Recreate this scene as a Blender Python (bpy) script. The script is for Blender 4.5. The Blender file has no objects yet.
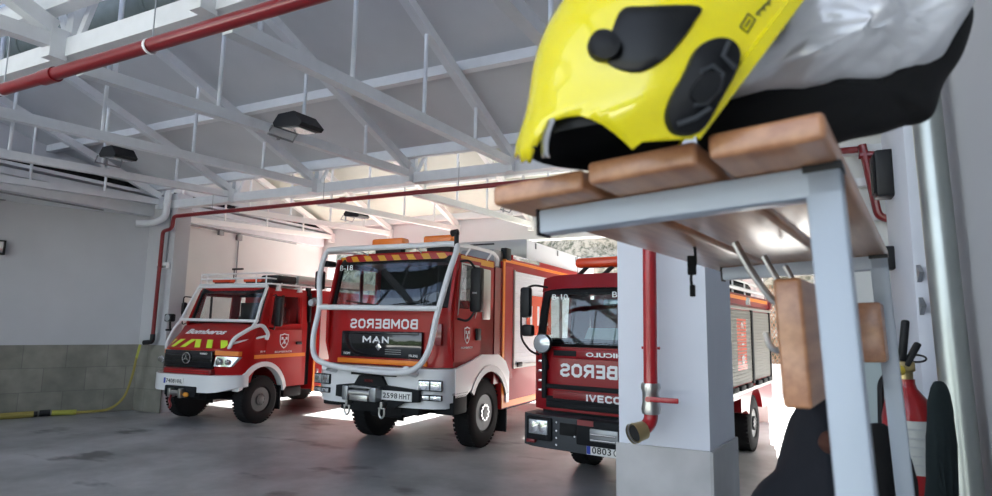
import bpy, bmesh, math, random
from mathutils import Vector, Matrix, noise
random.seed(7)
S = bpy.context.scene
COL = S.collection
PI = math.pi
R = math.radians

# ---------------------------------------------------------------- materials
MATS = {}
def mat(name, color=(.8,.8,.8), rough=.5, metal=0.0, noise_amt=0.0, noise_scale=6.0, coat=0.0, emit=None, estr=0.0, bump=0.0, bump_scale=40.0, spec=.5):
    if name in MATS: return MATS[name]
    m = bpy.data.materials.new(name); m.use_nodes = True
    nt = m.node_tree; b = nt.nodes['Principled BSDF']
    b.inputs['Base Color'].default_value = (*color, 1)
    b.inputs['Roughness'].default_value = rough
    b.inputs['Metallic'].default_value = metal
    b.inputs['Coat Weight'].default_value = coat
    b.inputs['Coat Roughness'].default_value = .08
    b.inputs['Specular IOR Level'].default_value = spec
    tc = nt.nodes.new('ShaderNodeTexCoord')
    if noise_amt > 0:
        n = nt.nodes.new('ShaderNodeTexNoise'); n.inputs['Scale'].default_value = noise_scale; n.inputs['Detail'].default_value = 6
        nt.links.new(tc.outputs['Object'], n.inputs['Vector'])
        mp = nt.nodes.new('ShaderNodeMapRange'); mp.inputs[1].default_value = .3; mp.inputs[2].default_value = .7
        mp.inputs[3].default_value = 1-noise_amt; mp.inputs[4].default_value = 1+noise_amt*.4
        nt.links.new(n.outputs['Fac'], mp.inputs[0])
        vm = nt.nodes.new('ShaderNodeVectorMath'); vm.operation = 'SCALE'; vm.inputs[0].default_value = color
        nt.links.new(mp.outputs[0], vm.inputs['Scale']); nt.links.new(vm.outputs[0], b.inputs['Base Color'])
    if bump > 0:
        n2 = nt.nodes.new('ShaderNodeTexNoise'); n2.inputs['Scale'].default_value = bump_scale; n2.inputs['Detail'].default_value = 4
        nt.links.new(tc.outputs['Object'], n2.inputs['Vector'])
        bp = nt.nodes.new('ShaderNodeBump'); bp.inputs['Strength'].default_value = bump
        nt.links.new(n2.outputs['Fac'], bp.inputs['Height']); nt.links.new(bp.outputs[0], b.inputs['Normal'])
    if emit:
        b.inputs['Emission Color'].default_value = (*emit, 1); b.inputs['Emission Strength'].default_value = estr
    MATS[name] = m
    return m

def glass_mat(name, tint=(.75,.85,.85), refl=.12, rough=.02):
    m = bpy.data.materials.new(name); m.use_nodes = True; nt = m.node_tree
    nt.nodes.remove(nt.nodes['Principled BSDF']); out = nt.nodes['Material Output']
    t = nt.nodes.new('ShaderNodeBsdfTransparent'); t.inputs[0].default_value = (*tint, 1)
    g = nt.nodes.new('ShaderNodeBsdfGlossy'); g.inputs['Roughness'].default_value = rough; g.inputs['Color'].default_value = (.9,.95,1,1)
    lw = nt.nodes.new('ShaderNodeLayerWeight'); lw.inputs[0].default_value = .25
    ma = nt.nodes.new('ShaderNodeMath'); ma.operation = 'ADD'; ma.inputs[1].default_value = refl
    pw = nt.nodes.new('ShaderNodeMath'); pw.operation = 'POWER'; pw.inputs[1].default_value = 4.5; lw.inputs[0].default_value = .5
    nt.links.new(lw.outputs['Facing'], pw.inputs[0]); nt.links.new(pw.outputs[0], ma.inputs[0])
    mx = nt.nodes.new('ShaderNodeMixShader'); nt.links.new(ma.outputs[0], mx.inputs[0])
    nt.links.new(t.outputs[0], mx.inputs[1]); nt.links.new(g.outputs[0], mx.inputs[2]); nt.links.new(mx.outputs[0], out.inputs[0])
    MATS[name] = m; return m

def stripe_mat(name, ca, cb, scale, ang=45, rough=.35):
    """flat diagonal reflective stripes"""
    m = bpy.data.materials.new(name); m.use_nodes = True; nt = m.node_tree; b = nt.nodes['Principled BSDF']
    b.inputs['Roughness'].default_value = rough
    tc = nt.nodes.new('ShaderNodeTexCoord'); mp = nt.nodes.new('ShaderNodeMapping')
    mp.inputs['Rotation'].default_value = (0, R(ang), 0)
    nt.links.new(tc.outputs['Object'], mp.inputs['Vector'])
    sx = nt.nodes.new('ShaderNodeSeparateXYZ'); nt.links.new(mp.outputs[0], sx.inputs[0])
    mu = nt.nodes.new('ShaderNodeMath'); mu.operation = 'MULTIPLY'; mu.inputs[1].default_value = scale
    nt.links.new(sx.outputs[0], mu.inputs[0])
    fr = nt.nodes.new('ShaderNodeMath'); fr.operation = 'FRACT'; nt.links.new(mu.outputs[0], fr.inputs[0])
    gt = nt.nodes.new('ShaderNodeMath'); gt.operation = 'GREATER_THAN'; gt.inputs[1].default_value = .5; nt.links.new(fr.outputs[0], gt.inputs[0])
    mx = nt.nodes.new('ShaderNodeMix'); mx.data_type = 'RGBA'
    nt.links.new(gt.outputs[0], mx.inputs[0]); mx.inputs[6].default_value = (*ca, 1); mx.inputs[7].default_value = (*cb, 1)
    nt.links.new(mx.outputs[2], b.inputs['Base Color']); MATS[name] = m; return m

mat('steel_white', (.66,.68,.70), .45, noise_amt=.06)
mat('roof_panel_sunlit', (.60,.62,.53), .6, noise_amt=.03)  # rear bay's cream sunlight put into the panel colour, offsetting pink bounce
mat('steel_sunlit', (.84,.84,.80), .45)  # lit copy of the white steel, sunlight of the rear bay in its colour
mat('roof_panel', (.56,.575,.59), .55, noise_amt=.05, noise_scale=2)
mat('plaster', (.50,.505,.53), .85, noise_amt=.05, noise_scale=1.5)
mat('plaster_lit', (.68,.69,.67), .85, noise_amt=.04, noise_scale=1.5)  # lit copy of the plaster, daylight painted into a lighter tone
mat('pillar_paint', (.64,.67,.74), .6, noise_amt=.03)
mat('red_pipe', (.19,.006,.009), .28, coat=.25)
mat('truck_red_shaded', (.26,.004,.009), .32, coat=.18, spec=.3)  # truck red darkened, the shadow over the right engine painted in
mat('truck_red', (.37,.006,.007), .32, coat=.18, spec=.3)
mat('truck_red_dark', (.22,.008,.010), .35, coat=.6)
mat('white_paint', (.78,.79,.80), .32, coat=.5)
mat('white_tube', (.74,.75,.76), .35, coat=.3)
mat('rubber', (.008,.008,.009), .8, spec=.3, bump=.2, bump_scale=60)
mat('black_plastic', (.007,.0075,.009), .5, spec=.35)
mat('dark_gloss', (.004,.0045,.006), .06, coat=.5, spec=.4)
mat('helmet_side', (.004,.005,.006), .3, spec=.3)
mat('shutter_shaded', (.20,.19,.17), .5)  # aluminium shutter darkened, the shade on the right engine's side painted in
mat('grey_bumper', (.035,.04,.047), .5)
mat('grey_metal', (.30,.31,.32), .4, .8)
mat('alu', (.46,.46,.44), .35, .6)
mat('shutter_white', (.80,.83,.86), .4)
mat('chrome', (.75,.75,.76), .15, 1.0)
mat('riser_red', (.36,.010,.016), .28, coat=.3)
mat('rust', (.22,.13,.08), .9)
mat('rim', (.085,.088,.092), .42, .5, noise_amt=.15)
mat('lens', (.55,.58,.60), .12, .6)
mat('amber', (.85,.20,.015), .25, coat=.5)
mat('amber_red', (.75,.07,.02), .25, coat=.5)
mat('orange', (.85,.24,.015), .4)
mat('yellow', (.80,.62,.06), .4)
mat('lime', (.62,.85,.05), .4)
mat('text_white', (.85,.85,.86), .4)
mat('text_dim', (.45,.47,.48), .4)
mat('text_black', (.01,.01,.012), .4)
mat('plate_white', (.80,.80,.78), .4)
mat('plate_blue', (.01,.04,.35), .4)
mat('cabin_dark', (.008,.009,.011), .7, spec=.3)
mat('hose_yellow', (.26,.21,.05), .7)
mat('hose_green', (.36,.36,.06), .7)
mat('galv', (.42,.45,.43), .35, .9, noise_amt=.1)
mat('rack_paint', (.40,.46,.53), .4, coat=.2)
mat('helmet_yellow', (.86,.74,.0), .16, coat=.7)
mat('helmet_black', (.006,.007,.009), .5, spec=.25)
mat('cloth_black', (.003,.0033,.004), .95, bump=.4, bump_scale=120)
mat('cloth_navy', (.004,.0055,.011), .9, bump=.4, bump_scale=120)
mat('cloth_green', (.006,.014,.016), .9, bump=.4, bump_scale=120)
mat('cloth_brown', (.06,.02,.012), .9)
mat('silver_cloth', (.68,.69,.71), .36, .35, bump=1.0, bump_scale=30)
mat('ext_red', (.30,.005,.008), .3, coat=.6)
mat('brass', (.45,.36,.18), .3, .9)
mat('bare_steel', (.5,.5,.48), .3, 1.0)
mat('outdoor_concrete', (.72,.71,.68), .9, noise_amt=.1, noise_scale=1)
mat('cabinet_grey', (.42,.50,.50), .5)
mat('paper', (.50,.52,.50), .8)
mat('wood', (.38,.17,.085), .38, noise_amt=.2, noise_scale=5, coat=.25)
mat('wood_end', (.62,.33,.15), .5, noise_amt=.15, noise_scale=18)
mat('duct_green', (.20,.23,.20), .6, noise_amt=.2)
mat('strap_orange', (.70,.28,.03), .6)
mat('gap_shade', (.01,.01,.01), .9)  # black standing in for shade inside gaps and openings
glass_mat('windscreen', (.72,.78,.78), .05)
glass_mat('clear_glass', (.94,.96,.96), .03)
glass_mat('clerestory', (.75,.78,.85), .05, .2)
stripe_mat('roof_stripe_mat', (.42,.01,.01), (.75,.35,.02), 4.5, 35)

# wood with grain along Y
def wood_grain(name, c1, c2, rough):
    m = bpy.data.materials.new(name); m.use_nodes = True; nt = m.node_tree; b = nt.nodes['Principled BSDF']
    tc = nt.nodes.new('ShaderNodeTexCoord'); mp = nt.nodes.new('ShaderNodeMapping'); mp.inputs['Scale'].default_value = (30, 2.5, 30)
    nt.links.new(tc.outputs['Object'], mp.inputs['Vector'])
    n = nt.nodes.new('ShaderNodeTexNoise'); n.inputs['Scale'].default_value = 2; n.inputs['Detail'].default_value = 5
    nt.links.new(mp.outputs[0], n.inputs['Vector'])
    cr = nt.nodes.new('ShaderNodeValToRGB'); cr.color_ramp.elements[0].position = .3; cr.color_ramp.elements[1].position = .72
    cr.color_ramp.elements[0].color = (*c1, 1); cr.color_ramp.elements[1].color = (*c2, 1)
    nt.links.new(n.outputs['Fac'], cr.inputs[0]); nt.links.new(cr.outputs[0], b.inputs['Base Color'])
    b.inputs['Roughness'].default_value = rough; b.inputs['Coat Weight'].default_value = .7; b.inputs['Coat Roughness'].default_value = .22
    MATS[name] = m
wood_grain('slat_wood', (.36,.15,.07), (.55,.27,.13), .4)

def floor_mat():
    m = bpy.data.materials.new('polished_concrete'); m.use_nodes = True; nt = m.node_tree; b = nt.nodes['Principled BSDF']
    tc = nt.nodes.new('ShaderNodeTexCoord')
    n = nt.nodes.new('ShaderNodeTexNoise'); n.inputs['Scale'].default_value = .9; n.inputs['Detail'].default_value = 9; n.inputs['Roughness'].default_value = .62
    nt.links.new(tc.outputs['Object'], n.inputs['Vector'])
    cr = nt.nodes.new('ShaderNodeValToRGB'); e = cr.color_ramp.elements
    e[0].position = .32; e[0].color = (.19,.195,.20,1); e[1].position = .66; e[1].color = (.42,.425,.435,1)
    nt.links.new(n.outputs['Fac'], cr.inputs[0])
    # darker irregular oil stains
    n2 = nt.nodes.new('ShaderNodeTexNoise'); n2.inputs['Scale'].default_value = .75; n2.inputs['Detail'].default_value = 4
    mp = nt.nodes.new('ShaderNodeMapping'); mp.inputs['Scale'].default_value = (1,1.8,1); mp.inputs['Location'].default_value = (3.1,1.7,0)
    nt.links.new(tc.outputs['Object'], mp.inputs['Vector']); nt.links.new(mp.outputs[0], n2.inputs['Vector'])
    c2 = nt.nodes.new('ShaderNodeValToRGB'); c2.color_ramp.elements[0].position = .60; c2.color_ramp.elements[0].color = (1,1,1,1)
    c2.color_ramp.elements[1].position = .68; c2.color_ramp.elements[1].color = (.38,.38,.38,1)
    nt.links.new(n2.outputs['Fac'], c2.inputs[0])
    mx = nt.nodes.new('ShaderNodeMix'); mx.data_type = 'RGBA'; mx.blend_type = 'MULTIPLY'; mx.inputs[0].default_value = 1
    nt.links.new(cr.outputs[0], mx.inputs[6]); nt.links.new(c2.outputs[0], mx.inputs[7]); nt.links.new(mx.outputs[2], b.inputs['Base Color'])
    mr = nt.nodes.new('ShaderNodeMapRange'); mr.inputs[3].default_value = .26; mr.inputs[4].default_value = .5
    nt.links.new(n.outputs['Fac'], mr.inputs[0]); nt.links.new(mr.outputs[0], b.inputs['Roughness'])
    bp = nt.nodes.new('ShaderNodeBump'); bp.inputs['Strength'].default_value = .05; nt.links.new(n.outputs['Fac'], bp.inputs['Height']); nt.links.new(bp.outputs[0], b.inputs['Normal'])
    MATS['floor'] = m
floor_mat()

def tile_mat(name, axes='YZ', w=.62, h=.46, c1=(.20,.205,.17), c2=(.27,.27,.235), mortar=(.16,.16,.14)):
    m = bpy.data.materials.new(name); m.use_nodes = True; nt = m.node_tree; b = nt.nodes['Principled BSDF']
    tc = nt.nodes.new('ShaderNodeTexCoord'); sx = nt.nodes.new('ShaderNodeSeparateXYZ'); cb = nt.nodes.new('ShaderNodeCombineXYZ')
    nt.links.new(tc.outputs['Object'], sx.inputs[0]); nt.links.new(sx.outputs['XYZ'.index(axes[0])], cb.inputs[0]); nt.links.new(sx.outputs['XYZ'.index(axes[1])], cb.inputs[1])
    br = nt.nodes.new('ShaderNodeTexBrick'); br.inputs['Scale'].default_value = 1; br.inputs['Brick Width'].default_value = w; br.inputs['Row Height'].default_value = h
    br.inputs['Mortar Size'].default_value = .006; br.inputs['Color1'].default_value = (*c1,1); br.inputs['Color2'].default_value = (*c2,1); br.inputs['Mortar'].default_value = (*mortar,1)
    nt.links.new(cb.outputs[0], br.inputs['Vector'])
    n = nt.nodes.new('ShaderNodeTexNoise'); n.inputs['Scale'].default_value = 3; n.inputs['Detail'].default_value = 6; nt.links.new(tc.outputs['Object'], n.inputs['Vector'])
    mr = nt.nodes.new('ShaderNodeMapRange'); mr.inputs[1].default_value = .3; mr.inputs[2].default_value = .7; mr.inputs[3].default_value = .72; mr.inputs[4].default_value = 1.12
    nt.links.new(n.outputs['Fac'], mr.inputs[0])
    vm = nt.nodes.new('ShaderNodeVectorMath'); vm.operation = 'SCALE'; nt.links.new(br.outputs['Color'], vm.inputs[0]); nt.links.new(mr.outputs[0], vm.inputs['Scale'])
    nt.links.new(vm.outputs[0], b.inputs['Base Color']); b.inputs['Roughness'].default_value = .45
    MATS[name] = m
K_ = dict(c1=(.20,.195,.165), c2=(.26,.25,.215), mortar=(.165,.16,.14))
tile_mat('tile_left', 'YZ', **K_); tile_mat('tile_front', 'XZ', **K_)
tile_mat('tile_pillar', 'XZ', .6, .5, (.44,.44,.45), (.47,.47,.48), (.38,.38,.39))
tile_mat('tile_pillar_side', 'YZ', .6, .5, (.44,.44,.45), (.47,.47,.48), (.38,.38,.39))
tile_mat('block_wall', 'XZ', .4, .2, (.72,.71,.68), (.80,.79,.76), (.60,.59,.57))

def hill_mat():
    m = bpy.data.materials.new('hillside'); m.use_nodes = True; nt = m.node_tree; b = nt.nodes['Principled BSDF']
    tc = nt.nodes.new('ShaderNodeTexCoord'); n = nt.nodes.new('ShaderNodeTexNoise'); n.inputs['Scale'].default_value = 3.2; n.inputs['Detail'].default_value = 8; n.inputs['Roughness'].default_value = .75
    nt.links.new(tc.outputs['Object'], n.inputs['Vector']); cr = nt.nodes.new('ShaderNodeValToRGB'); e = cr.color_ramp.elements
    e[0].position = .40; e[0].color = (.06,.07,.045,1); e[1].position = .56; e[1].color = (.36,.33,.27,1)
    nt.links.new(n.outputs['Fac'], cr.inputs[0]); nt.links.new(cr.outputs[0], b.inputs['Base Color']); b.inputs['Roughness'].default_value = .95
    MATS['hill'] = m
hill_mat()

# ---------------------------------------------------------------- mesh helpers
class MB:
    def __init__(s): s.bm = bmesh.new()
    def _bev(s, verts, bev, seg):
        es = list({e for v in verts for e in v.link_edges})
        bmesh.ops.bevel(s.bm, geom=es, offset=bev, segments=seg, profile=.5, affect='EDGES', clamp_overlap=True)
    def box(s, x0,x1,y0,y1,z0,z1, bev=0, seg=2, M=None):
        r = bmesh.ops.create_cube(s.bm, size=1)['verts']
        for v in r: v.co = Vector(((x0+x1)/2+v.co.x*(x1-x0), (y0+y1)/2+v.co.y*(y1-y0), (z0+z1)/2+v.co.z*(z1-z0)))
        if M is not None: bmesh.ops.transform(s.bm, matrix=M, verts=r)
        if bev > 0: s._bev(r, bev, seg)
        return s
    def cyl(s, p0, p1, r0, r1=None, n=16, cap=True):
        p0, p1 = Vector(p0), Vector(p1); r1 = r0 if r1 is None else r1; d = p1-p0
        M = Matrix.Translation((p0+p1)/2) @ d.to_track_quat('Z','Y').to_matrix().to_4x4()
        bmesh.ops.create_cone(s.bm, cap_ends=cap, segments=n, radius1=r0, radius2=r1, depth=d.length, matrix=M); return s
    def sph(s, c, r, sc=(1,1,1), n=14):
        M = Matrix.Translation(c) @ Matrix.Diagonal((*sc,1)); bmesh.ops.create_uvsphere(s.bm, u_segments=n, v_segments=max(6,n//2+1), radius=r, matrix=M); return s
    def prism(s, poly, axis, a0, a1, holes=(), bev=0):
        """poly: 2D points in the plane perpendicular to axis (x: (y,z); y: (x,z); z: (x,y))"""
        def P(u, v, a): return Vector({'x':(a,u,v),'y':(u,a,v),'z':(u,v,a)}[axis])
        es = []
        vs0 = []
        for loop in (poly, *holes):
            vs = [s.bm.verts.new(P(u,v,a0)) for u, v in loop]; vs0 += vs
            es += [s.bm.edges.new((vs[i], vs[(i+1)%len(vs)])) for i in range(len(vs))]
        fs = [g for g in bmesh.ops.triangle_fill(s.bm, use_beauty=True, use_dissolve=False, edges=es)['geom'] if isinstance(g, bmesh.types.BMFace)]
        if abs(a1-a0) > 1e-6:
            g = bmesh.ops.extrude_face_region(s.bm, geom=fs)['geom']
            d = P(0,0,a1)-P(0,0,a0)
            for v in g:
                if isinstance(v, bmesh.types.BMVert): v.co += d
        return s
    def tube(s, pts, r, n=8, closed=False, bend=0.0, flat=None):
        pts = [Vector(p) for p in pts]
        if bend > 0: pts = fillet(pts, bend, closed)
        rings = []; N = len(pts); up = None
        for i, p in enumerate(pts):
            a = pts[i-1] if (i > 0 or closed) else p; b = pts[(i+1)%N] if (i < N-1 or closed) else p
            t = (b-a).normalized()
            if up is None:
                up = Vector((0,0,1)) if abs(t.z) < .9 else Vector((0,1,0))
            x = t.cross(up).normalized(); up = x.cross(t).normalized()
            rr = r if not callable(r) else r(i/(N-1))
            sx, sy = (1,1) if flat is None else flat
            rings.append([s.bm.verts.new(p + x*math.cos(q)*rr*sx + up*math.sin(q)*rr*sy) for q in [2*PI*k/n for k in range(n)]])
        for i in range(N if closed else N-1):
            A, B = rings[i], rings[(i+1)%N]
            for k in range(n): s.bm.faces.new((A[k], A[(k+1)%n], B[(k+1)%n], B[k]))
        if not closed: s.bm.faces.new(rings[0][::-1]); s.bm.faces.new(rings[-1])
        return s
    def lathe(s, prof, origin=(0,0,0), axis='x', n=32):
        """prof: (a, r) pairs, revolved round axis"""
        o = Vector(origin); rings = []
        for a, r in prof:
            ring = []
            for k in range(n):
                q = 2*PI*k/n; c, d = math.cos(q)*r, math.sin(q)*r
                ring.append(s.bm.verts.new(o + Vector({'x':(a,c,d),'y':(c,a,d),'z':(c,d,a)}[axis])))
            rings.append(ring)
        for i in range(len(rings)-1):
            for k in range(n):
                try: s.bm.faces.new((rings[i][k], rings[i][(k+1)%n], rings[i+1][(k+1)%n], rings[i+1][k]))
                except ValueError: pass
        for rg in (rings[0], rings[-1]):
            try: s.bm.faces.new(rg)
            except ValueError: pass
        return s
    def map(s, f):
        for v in s.bm.verts: v.co = Vector(f(v.co))
        return s
    def build(s, name, m, parent=None, smooth=True, ang=35, label=None):
        bm = s.bm
        bmesh.ops.remove_doubles(bm, verts=bm.verts, dist=1e-5)
        bmesh.ops.recalc_face_normals(bm, faces=bm.faces)
        me = bpy.data.meshes.new(name); bm.to_mesh(me); bm.free()
        me.materials.append(MATS[m] if isinstance(m, str) else m)
        if smooth:
            me.shade_smooth() if hasattr(me, 'shade_smooth') else None
            for p in me.polygons: p.use_smooth = True
            me.set_sharp_from_angle(angle=R(ang))
        o = bpy.data.objects.new(name, me); COL.objects.link(o)
        if parent is not None: o.parent = parent
        if label: o['label'] = label
        return o

def fillet(pts, rad, closed=False, n=5):
    out = []; N = len(pts)
    for i, p in enumerate(pts):
        if not closed and i in (0, N-1): out.append(p); continue
        a, b = pts[i-1], pts[(i+1)%N]; da, db = a-p, b-p
        r = min(rad, da.length*.48, db.length*.48)
        s0, s1 = p+da.normalized()*r, p+db.normalized()*r
        for k in range(n+1):
            t = k/n; out.append(s0*(1-t)**2 + p*2*t*(1-t) + s1*t*t)
    return out
def catmull(pts, k=5, closed=True):
    out = []; N = len(pts)
    for i in range(N if closed else N-1):
        g = lambda j: Vector((*pts[j % N],)) if closed else Vector((*pts[max(0,min(N-1,j))],))
        p0, p1, p2, p3 = g(i-1), g(i), g(i+1), g(i+2)
        for q in range(k):
            t = q/k; out.append(.5*((2*p1)+(p2-p0)*t+(2*p0-5*p1+4*p2-p3)*t*t+(3*p1-p0-3*p2+p3)*t**3))
    if not closed: out.append(Vector(pts[-1]))
    return out
def rrect(x0,x1,y0,y1,r,n=4):
    o = []
    for cx, cy, a in ((x1-r,y1-r,0),(x0+r,y1-r,90),(x0+r,y0+r,180),(x1-r,y0+r,270)):
        for k in range(n+1):
            q = R(a+90*k/n); o.append((cx+r*math.cos(q), cy+r*math.sin(q)))
    return o
def arc(cx,cy,r,a0,a1,n=10): return [(cx+r*math.cos(R(a0+(a1-a0)*k/n)), cy+r*math.sin(R(a0+(a1-a0)*k/n))) for k in range(n+1)]

def tag(o, label=None, cat=None, group=None, kind=None):
    if label: o['label'] = label
    if cat: o['category'] = cat
    if group: o['group'] = group
    if kind: o['kind'] = kind
    return o
def empty(name, loc=(0,0,0), rot=(0,0,0), label=None, cat=None, group=None):
    o = bpy.data.objects.new(name, None); COL.objects.link(o); o.location = loc; o.rotation_euler = rot; o.empty_display_size = .2
    tag(o, label, cat, group); return o
def copy_tree(o, parent=None):
    c = o.copy(); COL.objects.link(c); c.parent = parent
    for ch in list(o.children): copy_tree(ch, c)
    return c
def struct(o): o['kind'] = 'structure'; return o

def text(body, name, m, parent, loc, size, axis='front', mirror=False, width=None, depth=.004, bold=.0, spacing=1.0, label=None, roll=0.0, align='CENTER'):
    cu = bpy.data.curves.new('t', 'FONT'); cu.body = body; cu.size = size; cu.extrude = depth; cu.offset = bold
    cu.align_x = align; cu.align_y = 'CENTER'; cu.space_character = spacing; cu.resolution_u = 3
    to = bpy.data.objects.new('t', cu); COL.objects.link(to)
    dg = bpy.context.evaluated_depsgraph_get(); me = bpy.data.meshes.new_from_object(to.evaluated_get(dg))
    bpy.data.objects.remove(to); bpy.data.curves.remove(cu)
    xs = [v.co.x for v in me.vertices]; w = max(xs)-min(xs); c = (max(xs)+min(xs))/2
    ys = [v.co.y for v in me.vertices]; cy = (max(ys)+min(ys))/2
    sx = 1 if width is None else width/w
    for v in me.vertices:
        x, y, z = (v.co.x-(c if align == 'CENTER' else 0))*sx, v.co.y-cy, v.co.z
        if mirror: x = -x
        x, y = x*math.cos(roll)-y*math.sin(roll), x*math.sin(roll)+y*math.cos(roll)
        v.co = {'front': Vector((x, -z, y)), 'right': Vector((z, x, y))}[axis]
    me.materials.clear(); me.materials.append(MATS[m])
    bm = bmesh.new(); bm.from_mesh(me); bmesh.ops.recalc_face_normals(bm, faces=bm.faces); bm.to_mesh(me); bm.free()
    me.name = name
    o = bpy.data.objects.new(name, me); COL.objects.link(o); o.location = loc; o.parent = parent
    if label: o['label'] = label
    return o

GL = {'B':(.67,[[(0,0),(0,1),(.45,1),(.62,.9),(.62,.63),(.45,.53),(0,.53)],[(.45,.53),(.67,.42),(.67,.12),(.48,0),(0,0)]]),
 'O':(.7,[[(.2,0),(.5,0),(.7,.2),(.7,.8),(.5,1),(.2,1),(0,.8),(0,.2),(.2,0)]]), 'M':(.84,[[(0,0),(0,1),(.42,.3),(.84,1),(.84,0)]]),
 'E':(.58,[[(.58,0),(0,0),(0,1),(.58,1)],[(0,.5),(.52,.5)]]), 'R':(.68,[[(0,0),(0,1),(.45,1),(.65,.87),(.65,.62),(.45,.48),(0,.48)],[(.35,.48),(.68,0)]]),
 'S':(.66,[[(.02,.12),(.2,0),(.48,0),(.66,.14),(.66,.38),(.5,.5),(.18,.52),(.02,.64),(.02,.87),(.2,1),(.48,1),(.64,.88)]]),
 'A':(.76,[[(0,0),(.38,1),(.76,0)],[(.14,.34),(.62,.34)]]), 'N':(.66,[[(0,0),(0,1),(.66,0),(.66,1)]]), 'I':(.0,[[(0,0),(0,1)]]),
 'V':(.72,[[(0,1),(.36,0),(.72,1)]]), 'C':(.66,[[(.66,.86),(.48,1),(.2,1),(0,.8),(0,.2),(.2,0),(.48,0),(.66,.14)]])}
def block_text(word, name, m, parent, loc, width, height, weight=.17, mirror=False, label=None, depth=.004):
    tot = sum(GL[c][0] for c in word)+.36*(len(word)-1); sx = (width-weight*height)/tot; sy = height*(1-weight); x = 0; mb = MB(); wt = weight*height/2
    for c in word:
        for st in GL[c][1]:
            P = [((x+u)*sx-tot*sx/2, (v-.5)*sy) for u, v in st]
            if mirror: P = [(-a, b) for a, b in P]
            for a, b in zip(P, P[1:]):
                d = math.hypot(b[0]-a[0], b[1]-a[1]); n = (-(b[1]-a[1])/d*wt, (b[0]-a[0])/d*wt); e = ((b[0]-a[0])/d*wt*.6, (b[1]-a[1])/d*wt*.6)
                mb.prism([(a[0]+n[0]-e[0],a[1]+n[1]-e[1]),(a[0]-n[0]-e[0],a[1]-n[1]-e[1]),(b[0]-n[0]+e[0],b[1]-n[1]+e[1]),(b[0]+n[0]+e[0],b[1]+n[1]+e[1])], 'y', -depth, 0)
            for a in P[1:-1]: mb.cyl((a[0],-depth*1.05,a[1]),(a[0],0,a[1]), wt, n=10)
        x += GL[c][0]+.36
    o = mb.build(name, m, parent, smooth=False, label=label); o.location = loc; return o

# ================================================================ THE HALL
XW, Y1, Y2, Y3 = -12.44, 2.8, 8.25, 13.7
XP = .55      # right wall of the aisle
CH = 4.28     # chord underside
# floor
MB().box(-14, 5.0, -5.0, 14.1, -.2, 0).build('floor', 'floor'); struct(bpy.data.objects['floor'])
o = MB().box(-40, 40, 14.1, 60, -.2, -.01).build('ground_yard', 'outdoor_concrete'); struct(o)
o = MB().box(-30, 30, -40, -5, -.2, -.01).build('ground_forecourt', 'outdoor_concrete'); struct(o)
# left wall
wl = MB().prism([(XW,Y2),(-13.45,6.2),(-13.45,-5),(-13.75,-5),(-13.75,Y2)], 'z', 0, 6.6).build('wall_left', 'plaster'); struct(wl)
w2 = MB().box(XW-.3, XW, Y2, 14.1, 0, 6.6).build('wall_left_rear', 'plaster_lit'); struct(w2)
o = MB().prism([(XW+.025,Y2),(-13.425,6.2),(-13.425,-5),(-13.45,-5),(-13.45,6.2),(XW,Y2)], 'z', 0, 1.37).build('dado_tiles', 'tile_left', wl)
struct(MB().box(-13.6, XW+.1, -5, Y2-.02, 4.14, 4.3).build('trim_soffit', 'steel_white'))
o = MB().box(XW, XW+.025, Y2+.35, 13.9, 0, 1.37).build('dado_tiles', 'tile_left', w2)
# wall-head beam, ledge, black strip painting the gap's shade, and gutter pipe along the left wall
for (ya, yb) in ((-5, Y2-.02), (Y2+.4, 13.6)):
    t = struct(MB().box(XW, XW+.14, ya, yb, 4.13, 4.40).build('trim_wall_head', 'steel_white'))
    t = struct(MB().box(XW, XW+.26, ya, yb, 4.40, 4.52).box(XW, XW+.32, ya, yb, 4.56, 4.62).build('trim_wall_ledge', 'steel_white'))
    t = struct(MB().box(XW, XW+.05, ya, yb, 4.62, 4.78).build('trim_gap_shade', 'gap_shade'))
    t = struct(MB().box(XW, XW+.12, ya, yb, 4.78, 4.86).build('trim_wall_rail', 'steel_white'))
    t = struct(MB().cyl((XW+.02, ya, 4.10), (XW+.02, yb-1.0, 4.10), .016).build('trim_conduit', 'grey_metal'))
# pier at the second girder
pier = struct(MB().box(XW, -11.58, Y2, Y2+.35, 0, 4.6).build('wall_pier', 'plaster'))
MB().box(XW, -11.56, Y2-.02, Y2, 0, 1.37).build('dado_tiles', 'tile_front', pier)
# back wall above and beside the rear opening
bw = struct(MB().box(XW, 5, Y3, Y3+.35, 4.05, 6.6).box(XW, -12.2, Y3, Y3+.35, 0, 4.05).build('wall_back', 'plaster_lit'))
for x in (-7.6, -.55): struct(MB().box(x-.2, x+.2, Y3+.02, Y3+.34, 0, 4.05).build('pillar_back', 'plaster_lit', None))
# cross wall at the end of the right aisle, wall beside the rack
cw = struct(MB().box(.72, 5, Y2, Y2+.25, 0, 6.4).build('wall_cross', 'plaster_lit'))
for z0, z1, d in ((4.28,4.40,.25),(4.02,4.12,.12),(3.62,3.72,.1),(3.2,3.27,.08)): MB().box(.72, 4.9, Y2-d, Y2, z0, z1, .01).build('cornice', 'steel_white', cw)
wr = struct(MB().box(XP, XP+.25, -5, 3.42, 0, 6.3).build('wall_right', 'plaster'))
for y in (1.28,1.52,1.78): MB().cyl((XP, y, .05), (XP, y, 4.4), .03, n=16).build('rib', 'plaster', wr)
struct(MB().box(XP-.07, XP, 2.86, 3.42, 0, 4.5, .01).build('trim_pilaster', 'pillar_paint'))
struct(MB().box(4.8, 5.0, -5, 14, 0, 6.4).build('wall_far_right', 'plaster_lit'))

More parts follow.
